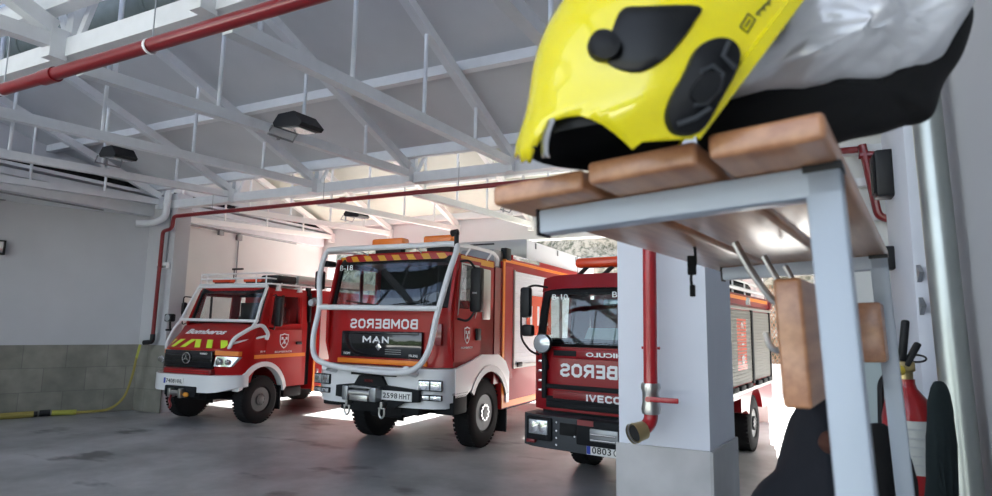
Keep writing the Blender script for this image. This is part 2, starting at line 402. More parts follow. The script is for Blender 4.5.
# the near pillar
pil = struct(MB().prism([(-.70,2.78),(-.305,2.78),(-.235,3.20),(-.64,3.20)], 'z', 0, 4.3).build('pillar_near', 'pillar_paint'))
MB().box(-.712, -.293, 2.765, 2.785, 0, 1.375).build('dado_tiles', 'tile_pillar', pil)
MB().prism([(-.308,2.786),(-.2925,2.786),(-.222,3.21),(-.237,3.21)], 'z', 0, 1.375).build('dado_tiles', 'tile_pillar_side', pil)

# ---- saw-tooth roof: three bays, each falling away from the camera
SL = .36
def zt(dy): return 4.60 + SL*dy             # underside height, dy metres before the bay's low end
TX = [-12.05, -9.93, -7.75, -5.62, -3.73, -1.65, .42, 2.5]
for bi, (ya, yb, pm) in enumerate(((Y1-5.45, Y1, 'roof_panel'), (Y1, Y2, 'roof_panel'), (Y2, Y3, 'roof_panel_sunlit'))):
    L = yb-ya-.12
    dz = -.14 if bi == 0 else 0
    z0, z1 = zt(0)+.22+dz, zt(L)+.22+dz
    poly = [(yb-.25, z0), (yb-.25, z0+.1), (ya+.0, z1+.1), (ya+.0, z1)]
    c = struct(MB().prism(poly, 'x', -13.9, 5).build('ceiling', pm))
    # purlins under the panel
    pb = MB()
    for dy in (.12, 1.68, 3.35, 4.95):
        z = zt(dy)+.10+dz
        pb.box(-13.8, 5, yb-dy-.06, yb-dy+.06, z-.07, z+.12)
    pb.build('purlin', 'steel_sunlit' if bi == 2 else 'steel_white', c)
    # clerestory glazing on the step behind the low end
    g = struct(MB().box(XW, 5, yb+.10, yb+.13, zt(0)+.30, zt(5.3)+.1).build('window_%d' % (bi+1), 'clerestory'))
    mb = MB()
    for k in range(9): mb.box(XW+.4+k*2.07, XW+.45+k*2.07, yb+.08, yb+.15, zt(0)+.3, zt(5.3)+.1)
    mb.build('window_frame', 'steel_white', g)
ordn = ['against the left wall','second from the left wall','third from the left wall','fourth from the left wall','fifth from the left wall','sixth from the left wall','over the near pillar','over the right aisle']
bayn = ['in the front bay overhead', 'in the grey middle bay', 'in the bright rear bay']
def truss(x, ya, yb, label, group, sm='steel_white'):
    r = empty('roof_truss', (x, yb, CH-(.14 if yb < 3 else 0)), label=label, cat='roof truss', group=group)
    L = yb-ya
    MB().box(-.055, .055, -L+.24, 0, 0, .12, M=Matrix.Translation((0,-.10,.08)) @ Matrix.Rotation(math.atan(.055), 4, 'X')).build('bottom_chord', sm, r)
    # the sloping top chord
    a = math.atan(SL); ln = (L-.3)/math.cos(a)
    M = Matrix.Translation((0, -.12, .20)) @ Matrix.Rotation(-a, 4, 'X')
    MB().box(-.055, .055, -ln, 0, 0, .13, M=M).build('top_chord', sm, r)
    for dy in (1.25, 2.55, 3.85, 5.0):
        MB().cyl((0, -dy, .14-.055*dy), (0, -dy, .24+SL*dy), .024, n=8).build('hanger_rod', sm, r)
    MB().box(-.06, .06, -.14, .0, -.01, .26).box(-.02, .02, -.4, -.1, .1, .2).build('node_plate', sm, r)
    return r
for bi, (ya, yb) in enumerate(((Y1-5.45, Y1), (Y1, Y2), (Y2, Y3))):
    for i, x in enumerate(TX[:7]):
        truss(x, ya, yb, 'white roof truss %s, %s' % (ordn[i], bayn[bi]), 'white roof trusses', 'steel_sunlit' if bi == 2 else 'steel_white')
# transverse girders
for yb, nm in ((Y1, 'white flat girder behind the large overhead red pipe'), (Y2, 'white girder crossing the hall above the fire engines and thin red pipe')):
    r = empty('roof_girder', (0, yb, CH-(.11 if yb < 3 else 0)), label=nm, cat='girder', group='transverse roof girders')
    MB().box(XW+.3, 4.8, -.02, .16, 0, .17).build('bottom_chord', 'steel_white', r)
    MB().box(XW+.3, 4.8, .0, .14, 1.95, 2.08).build('top_chord', 'steel_white', r)
    for x in TX:
        for s in (-1, 1):
            MB().tube([(x+s*.04, .07, .12), (x+s*1.02, .07, 1.98)], .035, 6).build('diagonal', 'steel_white', r)
        MB().box(x-.05, x+.05, .02, .12, .1, 2.0).build('post', 'steel_white', r)

# ventilation duct high in the middle bay
d = MB().cyl((-11.5, 3.55, 5.02), (-3.0, 3.55, 5.02), .22, n=24)
for k in range(8): d.cyl((-11+k*1.1, 3.55, 5.02), (-10.95+k*1.1, 3.55, 5.02), .235, n=24)
tag(d.build('ventilation_duct', 'duct_green'), 'grey-green round duct hanging behind the front girder at top left', 'duct')
# big overhead red pipe
p = empty('sprinkler_pipe', (-4.5, 2.66, 3.92), label='large glossy red pipe crossing the top left close overhead', cat='pipe')
MB().cyl((-7.6,0,-.02),(4.3,0,.045), .052, n=20).build('pipe_run', 'red_pipe', p)
MB().cyl((-1.10,0,.01),(-.92,0,.012), .064, n=20).build('coupling', 'red_pipe', p)
for x in (-1.75, .3, 2.4):
    MB().lathe([(-.012,.06),(.012,.06),(.012,.053),(-.012,.053)], (x,0,.015), 'x', 20).build('clamp', 'text_white', p)
    MB().cyl((x+.02,0,.05),(x+.02,0,.62), .006, n=6).build('hanger', 'grey_metal', p)
# thin red pipe along second girder, dropping down the pier to the hose outlet
p = empty('fire_main_pipe', (-11.9, 8.12, 1.45), label='thin dark red pipe under the second girder, dropping down the left pier', cat='pipe')
def W(x,y,z): return (x+11.9, y-8.12, z-1.45)
MB().tube([W(.9,8.1,4.06), W(-11.45,8.1,4.06), W(-11.48,8.1,3.80), W(-11.76,8.1,3.76), W(-11.79,8.1,1.52)], .04, 10, bend=.08).build('pipe_run', 'red_pipe', p)
MB().cyl(W(-7.0,8.1,4.06), W(-6.9,8.1,4.06), .055, n=12).build('coupling', 'red_pipe', p)
MB().tube([W(-11.79,8.1,1.6), W(-11.79,8.1,1.44), W(-11.98,8.05,1.42)], .05, 10, bend=.06).build('valve', 'black_plastic', p)
for x in (-10.3,-7.4,-4.6): MB().cyl(W(x,8.1,4.05), W(x,8.1,4.5), .006, n=6).build('hanger', 'grey_metal', p)
# white down pipe at the top of pier
tag(MB().tube([(-12.15,7.75,3.90),(-12.0,8.0,3.92),(-11.75,8.12,4.05),(-11.72,8.12,4.6)], .07, 12, bend=.12).build('drain_pipe', 'steel_white'), 'white bent drain pipe at the head of the left pier', 'pipe')
# hose
h = empty('fire_hose', (-12.1, 8.0, 0), label='yellow flat fire hose hanging from the wall valve and lying along the skirting', cat='hose')
def Hh(x,y,z): return (x+12.1, y-8.0, z)
MB().tube(catmull([Hh(-12.02,8.0,1.38), Hh(-12.07,7.98,1.1)], 4, False), .04, 8, flat=(1.0,.3)).build('hose_top', 'hose_green', h)
MB().tube(catmull([Hh(-12.07,7.98,1.12), Hh(-12.12,7.95,.7), Hh(-12.25,7.9,.30), Hh(-12.45,7.75,.08), Hh(-12.62,7.45,.05), Hh(-12.75,7.3,.05)], 6, False), .032, 8, flat=(1,.5)).build('hose_drop', 'hose_yellow', h)
MB().tube(catmull([Hh(-12.75,7.3,.05), Hh(-12.93,6.95,.06)], 6, False), .05, 8).build('hose_end', 'hose_green', h)
MB().cyl(Hh(-12.94,6.93,.07), Hh(-13.02,6.78,.07), .06).cyl(Hh(-13.03,6.75,.06), Hh(-13.06,6.70,.06), .05).build('coupling', 'black_plastic', h)
MB().tube(catmull([Hh(-13.06,6.70,.06), Hh(-13.25,6.2,.06), Hh(-13.3,5.6,.06), Hh(-13.3,4.8,.06)], 6, False), .06, 8).build('hose_lying', 'hose_yellow', h)
# emergency light on the pier and its cable
e = empty('emergency_light', (-11.78, 8.24, 3.03), label='small white emergency light box on the left pier', cat='light')
MB().box(-.16,.16,-.09,0,-.06,.07,.015).build('housing', 'white_paint', e)
MB().box(-.14,.14,-.095,-.085,-.05,0,.002).build('diffuser', 'lens', e)
MB().cyl((.03,-.02,.07),(.06,-.02,1.2), .012, n=6).build('cable', 'grey_metal', e)
# junction boxes
def jbox(loc, sz, label, run=None):
    e = empty('junction_box', loc, label=label, cat='junction box', group='electrical boxes on the left wall')
    MB().box(0,.08,-sz/2,sz/2,-sz/2,sz/2,.008).build('box', 'grey_metal', e)
    if run: MB().cyl((.03,0,-sz/2),(.03,0,-run), .016, n=8).build('conduit', 'grey_metal', e)
jbox((-13.44, 5.88, 4.20), .17, 'grey junction box with a drop cable at the far left edge', .75)
jbox((XW, 10.05, 4.05), .14, 'small grey junction box beside the conduit in the rear bay')
jbox((XW, 10.6, 4.0), .15, 'grey junction box over the vertical conduit in the rear bay', 1.4)
e = empty('wall_light', (-13.45, 5.92, 3.22), label='small dark framed light on the left wall at the picture edge', cat='light')
MB().box(0,.09,-.14,.14,-.14,.14,.01).build('frame', 'black_plastic', e); MB().box(.085,.1,-.11,.09,-.11,.11,.004).build('diffuser', 'lens', e)

# floodlights
def floodlight(loc, label, sc=1.0):
    e = empty('floodlight', loc, (0,0,R(-6)), label=label, cat='floodlight', group='floodlights clamped to roof trusses'); e.scale = (sc,)*3
    m = MB().prism([(-.24,-.02),(-.16,.09),(.12,.12),(.30,-.02),(.26,-.06),(-.2,-.07)], 'y', -.17, .17)
    M = Matrix.Rotation(R(8),4,'Y')
    m.map(lambda c: M @ c); m.build('housing', 'black_plastic', e)
    MB().box(-.10,.20,-.14,.14,-.078,-.066,M=M).build('glass', 'lens', e)
    MB().tube([(-.22,-.19,-.02),(-.30,-.19,-.12),(-.30,.19,-.12),(-.22,.19,-.02)], .014, 6).build('bracket', 'grey_metal', e)
    MB().cyl((-.34,0,-.14),(-.34,0,.08), .02, n=8).cyl((-.29,0,-.12),(-.34,0,-.12),.014,n=8).build('clamp', 'grey_metal', e)
floodlight((-5.28,5.25,4.30), 'dark floodlight with wire bracket, nearest and largest on the ceiling centre')
floodlight((-9.56,5.70,4.52), 'dark floodlight at the upper left, beneath the second truss')
floodlight((-9.6,11.7,4.60), 'small floodlight in the bright rear bay above the tallest fire engine', 1.05)
floodlight((-5.2,11.8,4.56), 'small floodlight in the rear bay next to the wooden shelf corner', 1.05)

# valve on the near pillar
v = empty('dry_riser', (-.53, 2.66, 1.46), label='red riser pipe with brass valve and red lever on the near white pillar', cat='pipe')
MB().cyl((0,0,.17),(0.02,0,2.38), .030, n=20).build('riser_pipe', 'riser_red', v)
MB().lathe([(.10,.026),(.10,.038),(.12,.042),(.15,.036),(.19,.036),(.21,.042),(.23,.038),(.23,.028)], (0,0,-.03), 'z', 20).build('ball_valve', 'bare_steel', v)
MB().box(.0,.125,-.062,-.05,.126,.148,.004).cyl((.0,-.03,.137),(.0,-.064,.137), .012, n=10).build('lever', 'riser_red', v)
MB().tube([(0,0,.10),(0,0,.035),(-.035,-.045,.0)], .030, 14, bend=.05).build('elbow', 'riser_red', v)
q = Vector((-.6,-.78,-.2)).normalized(); a = Vector((-.025,-.035,.005))
MB().cyl(a, a+q*.05, .038, .042, 20, False).cyl(a+q*.05, a+q*.062, .044, .044, 20, False).cyl(a, a+q*.045, .03, .036, 20).build('outlet_coupling', 'brass', v)
MB().cyl(a+q*.046, a+q*.05, .034, n=20).build('bore_shade', 'gap_shade', v)  # black disc paints the dark inside the outlet's mouth
MB().cyl((-.04,.02,.35),(.04,.02,.35), .006, n=8).cyl((-.06,.02,.02),(-.05,.0,.02),.01,n=8).build('clamp', 'riser_red', v)

# ---------------------------------------------------------------- right wall things
t = MB().cyl((XP-.06,2.22,0),(XP-.085,2.50,4.2), .044, n=24)
tag(t.build('downpipe', 'galv'), 'galvanised round pipe standing against the right wall', 'pipe')
p = empty('red_wall_pipe', (1.2, 8.1, 2.0), label='red pipe with a step running down the end wall at the right', cat='pipe')
MB().tube([(-.26,-.05,2.1),(-.14,-.02,1.22),(.06,0,1.17),(.05,0,-1.9)], .045, 10, bend=.08).build('pipe_run', 'red_pipe', p)
MB().cyl((-.3,-.04,1.98),(-.14,-.04,1.96), .05, n=10).build('tee', 'red_pipe', p)
def wbox(name, loc, w, hh, d, label, cat):
    e = empty(name, loc, label=label, cat=cat)
    MB().box(-w,0,-d/2,d/2,-hh/2,hh/2,.015).build('housing', 'black_plastic', e)
    MB().box(-w-.006,-w,-d*.4,d*.4,-hh*.4,hh*.4,.002).build('front_panel', 'cabin_dark', e)
    MB().box(-.01,.05,-.03,.03,-hh*.2,hh*.2).build('wall_bracket', 'grey_metal', e)
wbox('loudspeaker', (.50,3.2,2.62), .09, .22, .12, 'larger black box mounted high on the right pilaster', 'loudspeaker')
wbox('alarm_sounder', (.49,3.3,2.24), .07, .11, .1, 'smaller black box on the right pilaster below the larger one', 'alarm')
for z, nm in ((2.13,'upper'),(2.0,'lower')):
    tag(MB().prism([(2.80,z),(2.86,z+.035),(2.86,z-.035)], 'x', .49, .505).build('wall_hook', 'grey_metal'), 'tiny triangular hook on the right pilaster, %s of two' % nm, 'hook', 'pilaster hooks')
c = empty('wall_cabinet', (.35, 3.7, 1.3), label='pale grey cabinet behind the fire extinguisher', cat='cabinet')
MB().box(-.02,.30,-.02,.25,-1.3,.70,.01).build('body', 'cabinet_grey', c); MB().box(-.01,.29,-.035,-.02,-.5,.68,.006).build('door', 'cabinet_grey', c)

ex = empty('fire_extinguisher', (.365, 2.45, 1.11), (0,0,R(8)), label='red fire extinguisher with black handle and grey label by the right wall', cat='fire extinguisher')
MB().lathe([(0,.03),(.0,.070),(.02,.075),(.50,.075),(.56,.062),(.60,.032),(.615,.028),(.63,.028)], (0,0,0), 'z', 28).build('cylinder', 'ext_red', ex)
lab = MB(); n = 10
lab.bm.verts.ensure_lookup_table()
for r_ in (.0757,):
    lv = [[lab.bm.verts.new((r_*math.cos(R(a)), r_*math.sin(R(a)), z)) for z in (.33,.50)] for a in [205+120*k/12 for k in range(13)]]
    for i in range(12): lab.bm.faces.new((lv[i][0], lv[i+1][0], lv[i+1][1], lv[i][1]))
lab.build('label_sheet', 'paper', ex)
for k in range(5): MB().box(-.03,.03,-.0785,-.0765,.36+.028*k,.364+.028*k).build('print_line', 'text_dim', ex)
MB().box(.05,.19,-.02,.02,.30,.36).build('wall_bracket', 'grey_metal', ex)
MB().cyl((0,0,.62),(0,0,.675), .024, n=14).box(-.025,.025,-.03,.03,.655,.69,.006).build('valve_body', 'brass', ex)
MB().cyl((-.02,-.03,.66),(-.04,-.045,.66), .017, n=14).build('gauge', 'yellow', ex)
M = Matrix.Translation((-.01,-.02,.70)) @ Matrix.Rotation(R(-62),4,'Y')
MB().box(-.01,.13,-.012,.012,-.012,.012,.008,M=M @ Matrix.Rotation(R(-20),4,'Y') ).box(-.02,.07,-.012,.012,-.03,-.01,.006,M=M).build('handle', 'black_plastic', ex)
MB().tube([(.03+.03*math.cos(R(a)), -.02, .70+.012*math.sin(R(a))) for a in range(0,360,24)], .0035, 6, closed=True).build('pull_ring', 'black_plastic', ex)
MB().tube([(-.02,0.02,.66),(-.06,.05,.62),(-.07,0.06,.3),(-.06,.06,.05)], .011, 8, bend=.08).build('hose', 'black_plastic', ex)

# ---------------------------------------------------------------- outside
hs = MB(); nx, ny = 90, 40; gv = []
for j in range(ny+1):
    row = []
    for i in range(nx+1):
        x = -45+i*1.0; t = j/ny; y = 20.8+t*16; z = .4+t*15.7
        n_ = noise.fractal(Vector((x*.35, t*7, 3.3)), .8, 2.1, 5)
        row.append(hs.bm.verts.new((x+n_*.3, y-n_*1.2, z+n_*.9)))
    gv.append(row)
for j in range(ny):
    for i in range(nx): hs.bm.faces.new((gv[j][i], gv[j][i+1], gv[j+1][i+1], gv[j+1][i]))
struct(hs.build('ground_hillside', 'hill', smooth=False))
struct(MB().box(-45, 45, 20.1, 20.4, 0, .85).build('wall_yard', 'block_wall'))
fe = empty('chainlink_fence', (0, 20.2, .85), label='rusty diamond mesh fence on top of the low white yard wall', cat='fence')
fm = MB()
for k in range(46):
    x0 = -2.4+k*.11
    for s in (1,-1):
        fm.tube([(x0, 0, 0), (x0+s*1.35, 0, 2.4)], .014, 4)
mm = fm.build('mesh', 'rust', fe, smooth=False)
for x in (-2.0, 0.9, 3.4): MB().cyl((x,0,0),(x,0,2.5), .03, n=8).build('post', 'grey_metal', fe)

# ================================================================ FIRE ENGINES
def wheel(parent, x, y, r, w, side, rr=.52, dish=.06):
    """x = outer face position; side=+1 faces +x"""
    s = side; a0, a1 = x, x-s*w
    prof = [(a0-s*.03, r*rr), (a0, r*(rr+.06)), (a0+s*.005, r*.80), (a0-s*.02, r*.94), (a0-s*.05, r), (a1+s*.05, r), (a1+s*.02, r*.94), (a1, r*.7), (a1, r*rr)]
    t = MB().lathe(prof, (0,y,r), 'x', 44)
    for k in range(44):     # tread lugs
        q = 2*PI*k/44; M = Matrix.Translation((x-s*w/2, y, r)) @ Matrix.Rotation(q, 4, 'X')
        for xs in (-.3, .3): t.box(xs*w-w*.14, xs*w+w*.14, -.022*r/.5, .022*r/.5, r-.01, r+.004, M=M)
    tw = t.build('wheel', 'rubber', parent)
    rp = [(a0-s*.02, r*rr), (a0-s*.035, r*(rr-.05)), (a0-s*(.05+dish), r*.40), (a0-s*(.05+dish), r*.27), (a0-s*.02, r*.25), (a0-s*.0, r*.18), (a0-s*.0, 0.001)]
    rm = MB().lathe(rp, (0,y,r), 'x', 40).build('rim', 'rim', tw)
    m = MB()
    for k in range(10):
        q = 2*PI*k/10; c = (y+math.cos(q)*r*.215, r+math.sin(q)*r*.215)
        m.cyl((a0-s*.03, *c), (a0+s*.012, *c), .016, n=6)
    m.cyl((a0-s*.03, y, r), (a0-s*.001, y, r), r*.245, n=24)
    m.build('wheel_nuts', 'chrome' if r > .5 else 'rim', tw)
    m = MB()
    for k in range(10):
        q = 2*PI*(k+.5)/10; c = (y+math.cos(q)*r*.335, r+math.sin(q)*r*.335)
        m.cyl((a0-s*(.07+dish), *c), (a0-s*(.046+dish), *c), .030*r/.5, n=10)
    m.build('rim_holes', 'cabin_dark', tw)
    return tw
def seat(parent, x, y, z):
    MB().box(x-.24,x+.24,y-.1,y+.4,z,z+.14,.04).box(x-.23,x+.23,y+.32,y+.46,z+.1,z+.75,.05).box(x-.13,x+.13,y+.34,y+.44,z+.76,z+.96,.04).build('seat', 'cabin_dark', parent)
def steering(parent, x, y, z):
    c = Vector((x,y,z)); u = Vector((1,0,0)); v = Vector((0,.45,.9)).normalized(); w = u.cross(v)
    pts = [c+u*.21*math.cos(a)+v*.21*math.sin(a) for a in [2*PI*k/20 for k in range(20)]]
    MB().tube(pts, .016, 6, closed=True).cyl(c, c-w*.02+Vector((0,-.3,-.25)), .025, n=8).tube([c-u*.2, c, c+u*.2], .014, 6).build('steering_wheel', 'black_plastic', parent)
def crest(parent, loc, w, h, dark='truck_red'):
    o = [(-.5,.42),(-.25,.44),(0,.5),(.25,.44),(.5,.42),(.5,0),(.42,-.22),(.22,-.4),(0,-.5),(-.22,-.4),(-.42,-.22),(-.5,0)]
    f = lambda k: [(loc[1]+a*w*k, loc[2]+b*h*k) for a, b in o]
    c = MB().prism(f(1), 'x', loc[0], loc[0]+.004).build('crest', 'text_white', parent)
    MB().prism(f(.84), 'x', loc[0]+.004, loc[0]+.006).build('crest_field', dark, c)
    m = MB()
    for s in (-1,1):
        m.tube([(loc[0]+.008, loc[1]-s*w*.28, loc[2]-h*.24), (loc[0]+.008, loc[1]+s*w*.22, loc[2]+h*.2)], w*.035, 4)
        m.prism([(loc[1]+s*w*.08,loc[2]+h*.22),(loc[1]+s*w*.34,loc[2]+h*.28),(loc[1]+s*w*.34,loc[2]+h*.06),(loc[1]+s*w*.2,loc[2]+h*.1)], 'x', loc[0]+.006, loc[0]+.009)
    m.prism([(loc[1]-.06*w,loc[2]-.2*h),(loc[1]+.06*w,loc[2]-.2*h),(loc[1]+.1*w,loc[2]+.0*h),(loc[1],loc[2]+.12*h),(loc[1]-.1*w,loc[2]+.0*h)], 'x', loc[0]+.006, loc[0]+.010)
    m.build('crest_axes', 'text_white', c)
def plate_no(parent, x, y, z, body, w=.52, h=.11):
    pl = MB().box(x-w/2,x+w/2,y-.012,y,z-h/2,z+h/2,.004).build('number_plate', 'plate_white', parent)
    MB().box(x-w/2+.004,x-w/2+.05,y-.014,y-.011,z-h/2+.006,z+h/2-.006).build('blue_band', 'plate_blue', pl)
    d_, l_ = body.split(' ')
    text(d_, 'plate_digits', 'text_black', pl, (x-w*.145, y-.014, z), .1, 'front', width=w*.44, depth=.002, bold=.001, spacing=1.1)
    text(l_, 'plate_letters', 'text_black', pl, (x+w*.295, y-.014, z), .1, 'front', width=w*.33, depth=.002, bold=.001, spacing=1.1)
def rounded_front(mb, cx, hw, amt, p=6, y0=0, y1=.5):
    """sweep the corners of the front back in plan"""
    def f(c):
        t = min(1, abs(c.x-cx)/hw); k = max(0, 1-(c.y-y0)/(y1-y0))
        return (c.x, c.y+amt*t**p*k, c.z)
    return mb.map(f)
def gridbox(x0,x1,y0,y1,z0,z1,nx=14,bev=0):
    mb = MB(); mb.box(x0,x1,y0,y1,z0,z1)
    for k in range(1,nx):
        x = x0+(x1-x0)*k/nx
        bmesh.ops.bisect_plane(mb.bm, geom=mb.bm.verts[:]+mb.bm.edges[:]+mb.bm.faces[:], plane_co=(x,0,0), plane_no=(1,0,0))
    return mb
def lamp(parent, name, x0,x1,y,z0,z1, n=2, frame='cabin_dark'):
    h = MB().box(x0,x1,y-.02,y+.03,z0,z1,.012).build(name, frame, parent)
    w = (x1-x0)/n; m = MB()
    for k in range(n): m.box(x0+w*k+.008,x0+w*(k+1)-.008,y-.028,y-.015,z0+.012,z1-.012,.006)
    m.build('lens', 'lens', h)
    for k in range(n): MB().lathe([(-.04,.0015),(-.034,min(w,z1-z0)*.34),(-.03,min(w,z1-z0)*.36)], (x0+w*(k+.5), y, (z0+z1)/2), 'y', 16).build('reflector', 'chrome', h)
    return h

# ---------------------------------------------------------------- the tall centre engine
def build_big():
    T = empty('fire_engine', (-5.42, 7.3, 0), (0,0,R(-.6)), label='tallest red fire engine in the middle with white tube cage and bumper', cat='fire engine', group=None)
    H = 1.15
    # --- cab lower body
    cb = gridbox(-H, H, .03, 1.45, 1.28, 2.13)
    rounded_front(cb, 0, H, .16, 8, .03, .6); cab = cb.build('cab', 'truck_red', T, ang=50)
    # raked windscreen surround with opening
    f = MB()
    out = [(-H,2.12),(H,2.12),(H,2.6),(H-.04,2.86),(H-.12,2.92),(-H+.12,2.92),(-H+.04,2.86),(-H,2.6)]
    hole = rrect(-H+.13, H-.13, 2.17, 2.82, .06)
    f.prism(out, 'y', .05, .10, [hole])
    def rake(c): 
        z = c.z-2.12; t = min(1,abs(c.x)/H)
        return (c.x*(1-.03*z), c.y+.24*z+.11*t**8, c.z)
    f.map(rake); f.build('windscreen_surround', 'black_plastic', T)
    g = gridbox(-H+.10, H-.10, .075, .082, 2.15, 2.84, 16); g.map(rake); g.build('windscreen', 'windscreen', T)
    m = MB()
    for s in (-1,1): m.tube([rake(Vector((s*.15,.04,2.17))), rake(Vector((s*.75,.04,2.24)))], .010, 5)
    m.build('wiper', 'black_plastic', T)
    # side walls with windows and the wheel arch
    arch = [(1.28+.66*math.cos(R(a)), .53+.84*math.sin(R(a))) for a in range(58, 160, 8)]
    for s in (-1, 1):
        o = [(.22,1.28)] + [(.10,1.6),(.09,2.12),(.28,2.92),(1.45,2.94),(1.45,1.28)]
        win = [(.26,2.08),(.36,2.80),(.90,2.80),(.92,2.22),(.80,2.04)] if s > 0 else [(.26,2.14),(.36,2.80),(1.3,2.80),(1.3,2.14)]
        a0 = s*(H-.05); a1 = s*H
        w = MB().prism(o, 'x', a0, a1, [win]).build('cab_side', 'truck_red', T)
        MB().prism([( .24,2.03),(.34,2.82),(.93,2.82),(.95,2.2),(.82,2.0)] if s > 0 else [(.24,2.1),(.34,2.82),(1.32,2.82),(1.32,2.1)], 'x', s*(H-.03), s*(H-.025)).build('side_window', 'clear_glass', w)
        # door leaf standing a little proud
        d = MB().prism([(.20,1.36),(.16,2.08),(.33,2.87),(.97,2.87),(.99,1.36)], 'x', a1, a1+s*.012, [[(.28,2.07),(.37,2.79),(.89,2.79),(.91,2.22),(.79,2.03)]]).build('door', 'truck_red', T)
        MB().box(min(a1,a1+s*.05), max(a1,a1+s*.05), .82,.95,1.66,1.84,.012).build('door_handle', 'black_plastic', d)
        MB().prism([(.26,2.02),(.355,2.81),(.905,2.81),(.925,2.21),(.80,1.99),(.80,2.03),(.90,2.22),(.885,2.79),(.375,2.79),(.285,2.05)], 'x', a1+s*.012, a1+s*.02).build('window_trim', 'alu', d)
    MB().box(-H+.02,H-.02,1.40,1.45,1.3,2.92).build('cab_back', 'cabin_dark', T)
    MB().box(-H+.06,H-.06,.15,1.40,1.30,1.36).build('cab_floor', 'cabin_dark', T)
    MB().prism([(.2,2.0),(.24,2.18),(.55,2.2),(.7,2.0)], 'x', -H+.06, H-.06).build('dashboard', 'cabin_dark', T)
    rf = gridbox(-H, H, .26, 1.47, 2.90, 2.99, 12); rounded_front(rf, 0, H, .12, 6, .26, .8)
    rf.map(lambda c: (c.x, c.y, c.z-.05*(abs(c.x)/H)**6)).build('roof', 'truck_red', T)
    st = gridbox(-H+.02, H-.02, .235, .262, 2.87, 2.955, 12); rounded_front(st, 0, H, .12, 6, .235, .8); st.build('roof_stripe', 'roof_stripe_mat', T, label='red and yellow diagonal warning strip')
    MB().box(H-.01,H+.008,.35,1.42,2.83,2.92).build('side_stripe', 'roof_stripe_mat', T)
    seat(T, -.62, .9, 1.30); seat(T, .62, .85, 1.70); steering(T, .55, .55, 2.2)
    MB().box(H-.02,H+.03,1.05,1.30,1.98,2.78,.02).build('quarter_reflection', 'alu', T)  # metal strip in place of reflections on the cab's rear quarter
    # number on glass
    text('B-18', 'windscreen_number', 'text_white', T, (-.86, .175, 2.77), .12, width=.26, depth=.001)
    # front panels
    block_text('BOMBEROS', 'mirrored_lettering', 'text_white', T, (.02, .028, 1.89), 1.24, .145, .19, mirror=True, label='white mirror-written word BOMBEROS')
    g = MB().box(-.72,.75,-.03,.05,1.39,1.78,.02).build('grille_panel', 'dark_gloss', T)
    MB().box(-.66,.70,-.045,-.03,1.735,1.765,.006).build('grille_lip', 'dark_gloss', g)
    block_text('MAN', 'maker_lettering', 'text_white', g, (-.06,-.03,1.655), .48, .10, .22, depth=.008)
    MB().lathe([(-.02,.001),(-.01,.055),(0,.06)], (.0,-.034,1.55), 'y', 4).build('emblem', 'chrome', g)
    text('TGM', 'model_lettering', 'text_white', g, (-.60,-.034,1.44), .05, width=.13, depth=.003); text('13.290', 'model_lettering', 'text_white', g, (.62,-.034,1.44), .05, width=.15, depth=.003)
    for k in range(3): MB().box(.12,.40,-.036,-.03,1.45+.03*k,1.456+.03*k).build('grille_slot', 'grey_metal', g)
    MB().box(-.80,.82,-.005,.05,1.295,1.365,.008).build('orange_stripe', 'orange', T)
    MB().box(.86,1.06,-.002,.04,1.60,1.90,.003).build('corner_sticker', 'truck_red_dark', T)
    # bumper
    b = gridbox(-H-.03, H+.03, -.14, .24, .80, 1.27, 16); rounded_front(b, 0, H+.03, .22, 6, -.14, .5); bu = b.build('bumper', 'white_paint', T, ang=55)
    b = gridbox(-H+.02, H-.02, -.12, .2, .72, .82, 16); rounded_front(b, 0, H, .2, 6, -.12, .5); b.build('bumper_lower', 'white_paint', bu, ang=55)
    MB().box(-.40,.42,-.155,-.10,1.14,1.23,.008).build('bumper_intake', 'cabin_dark', bu)
    for s in (-1,1):
        M = Matrix.Translation((s*.975,-.10,0)) @ Matrix.Rotation(s*R(10),4,'Z')
        for (z0,z1) in ((.97,1.12),(.84,.92)):
            h = lamp(bu, 'headlamp' if z0 > .9 else 'fog_lamp', -.19,.17,0,z0,z1,2); h.matrix_local = M
    # winch
    w = MB().prism([(-.62,.98),(-.62,.82),(-.42,.80),(-.3,.72),(.45,.72),(.60,.80),(.85,.82),(.85,.98),(.28,1.02),(.2,1.14),(-.2,1.14),(-.28,1.02)], 'y', -.21, -.15).build('winch_plate', 'cabin_dark', T)
    MB().cyl((-.3,-.30,.90),(.16,-.30,.90), .07, n=18).build('winch_drum', 'bare_steel', w)
    MB().box(-.36,-.26,-.38,-.22,.80,1.0,.01).box(.12,.24,-.38,-.22,.80,1.0,.01).box(-.36,.24,-.36,-.24,.97,1.0,.006).build('winch_frame', 'grey_metal', w)
    MB().box(-.22,.1,-.385,-.37,.80,.88,.006).build('fairlead', 'bare_steel', w)
    text('WARN', 'winch_tag', 'red_pipe', w, (-.02,-.215,1.07), .06, width=.15, depth=.003)
    for x in (-.32,.30):
        m = MB(); m.tube([(x-.04,-.3,.72),(x-.045,-.3,.62),(x,-.3,.57),(x+.045,-.3,.62),(x+.04,-.3,.72)], .014, 8, bend=.03); m.cyl((x-.06,-.3,.71),(x+.06,-.3,.71), .012); m.box(x-.02,x+.02,-.32,-.18,.72,.8)
        m.build('shackle', 'bare_steel', w)
    plate_no(T, .47, -.225, .89, '2598 HHT', .56, .13)
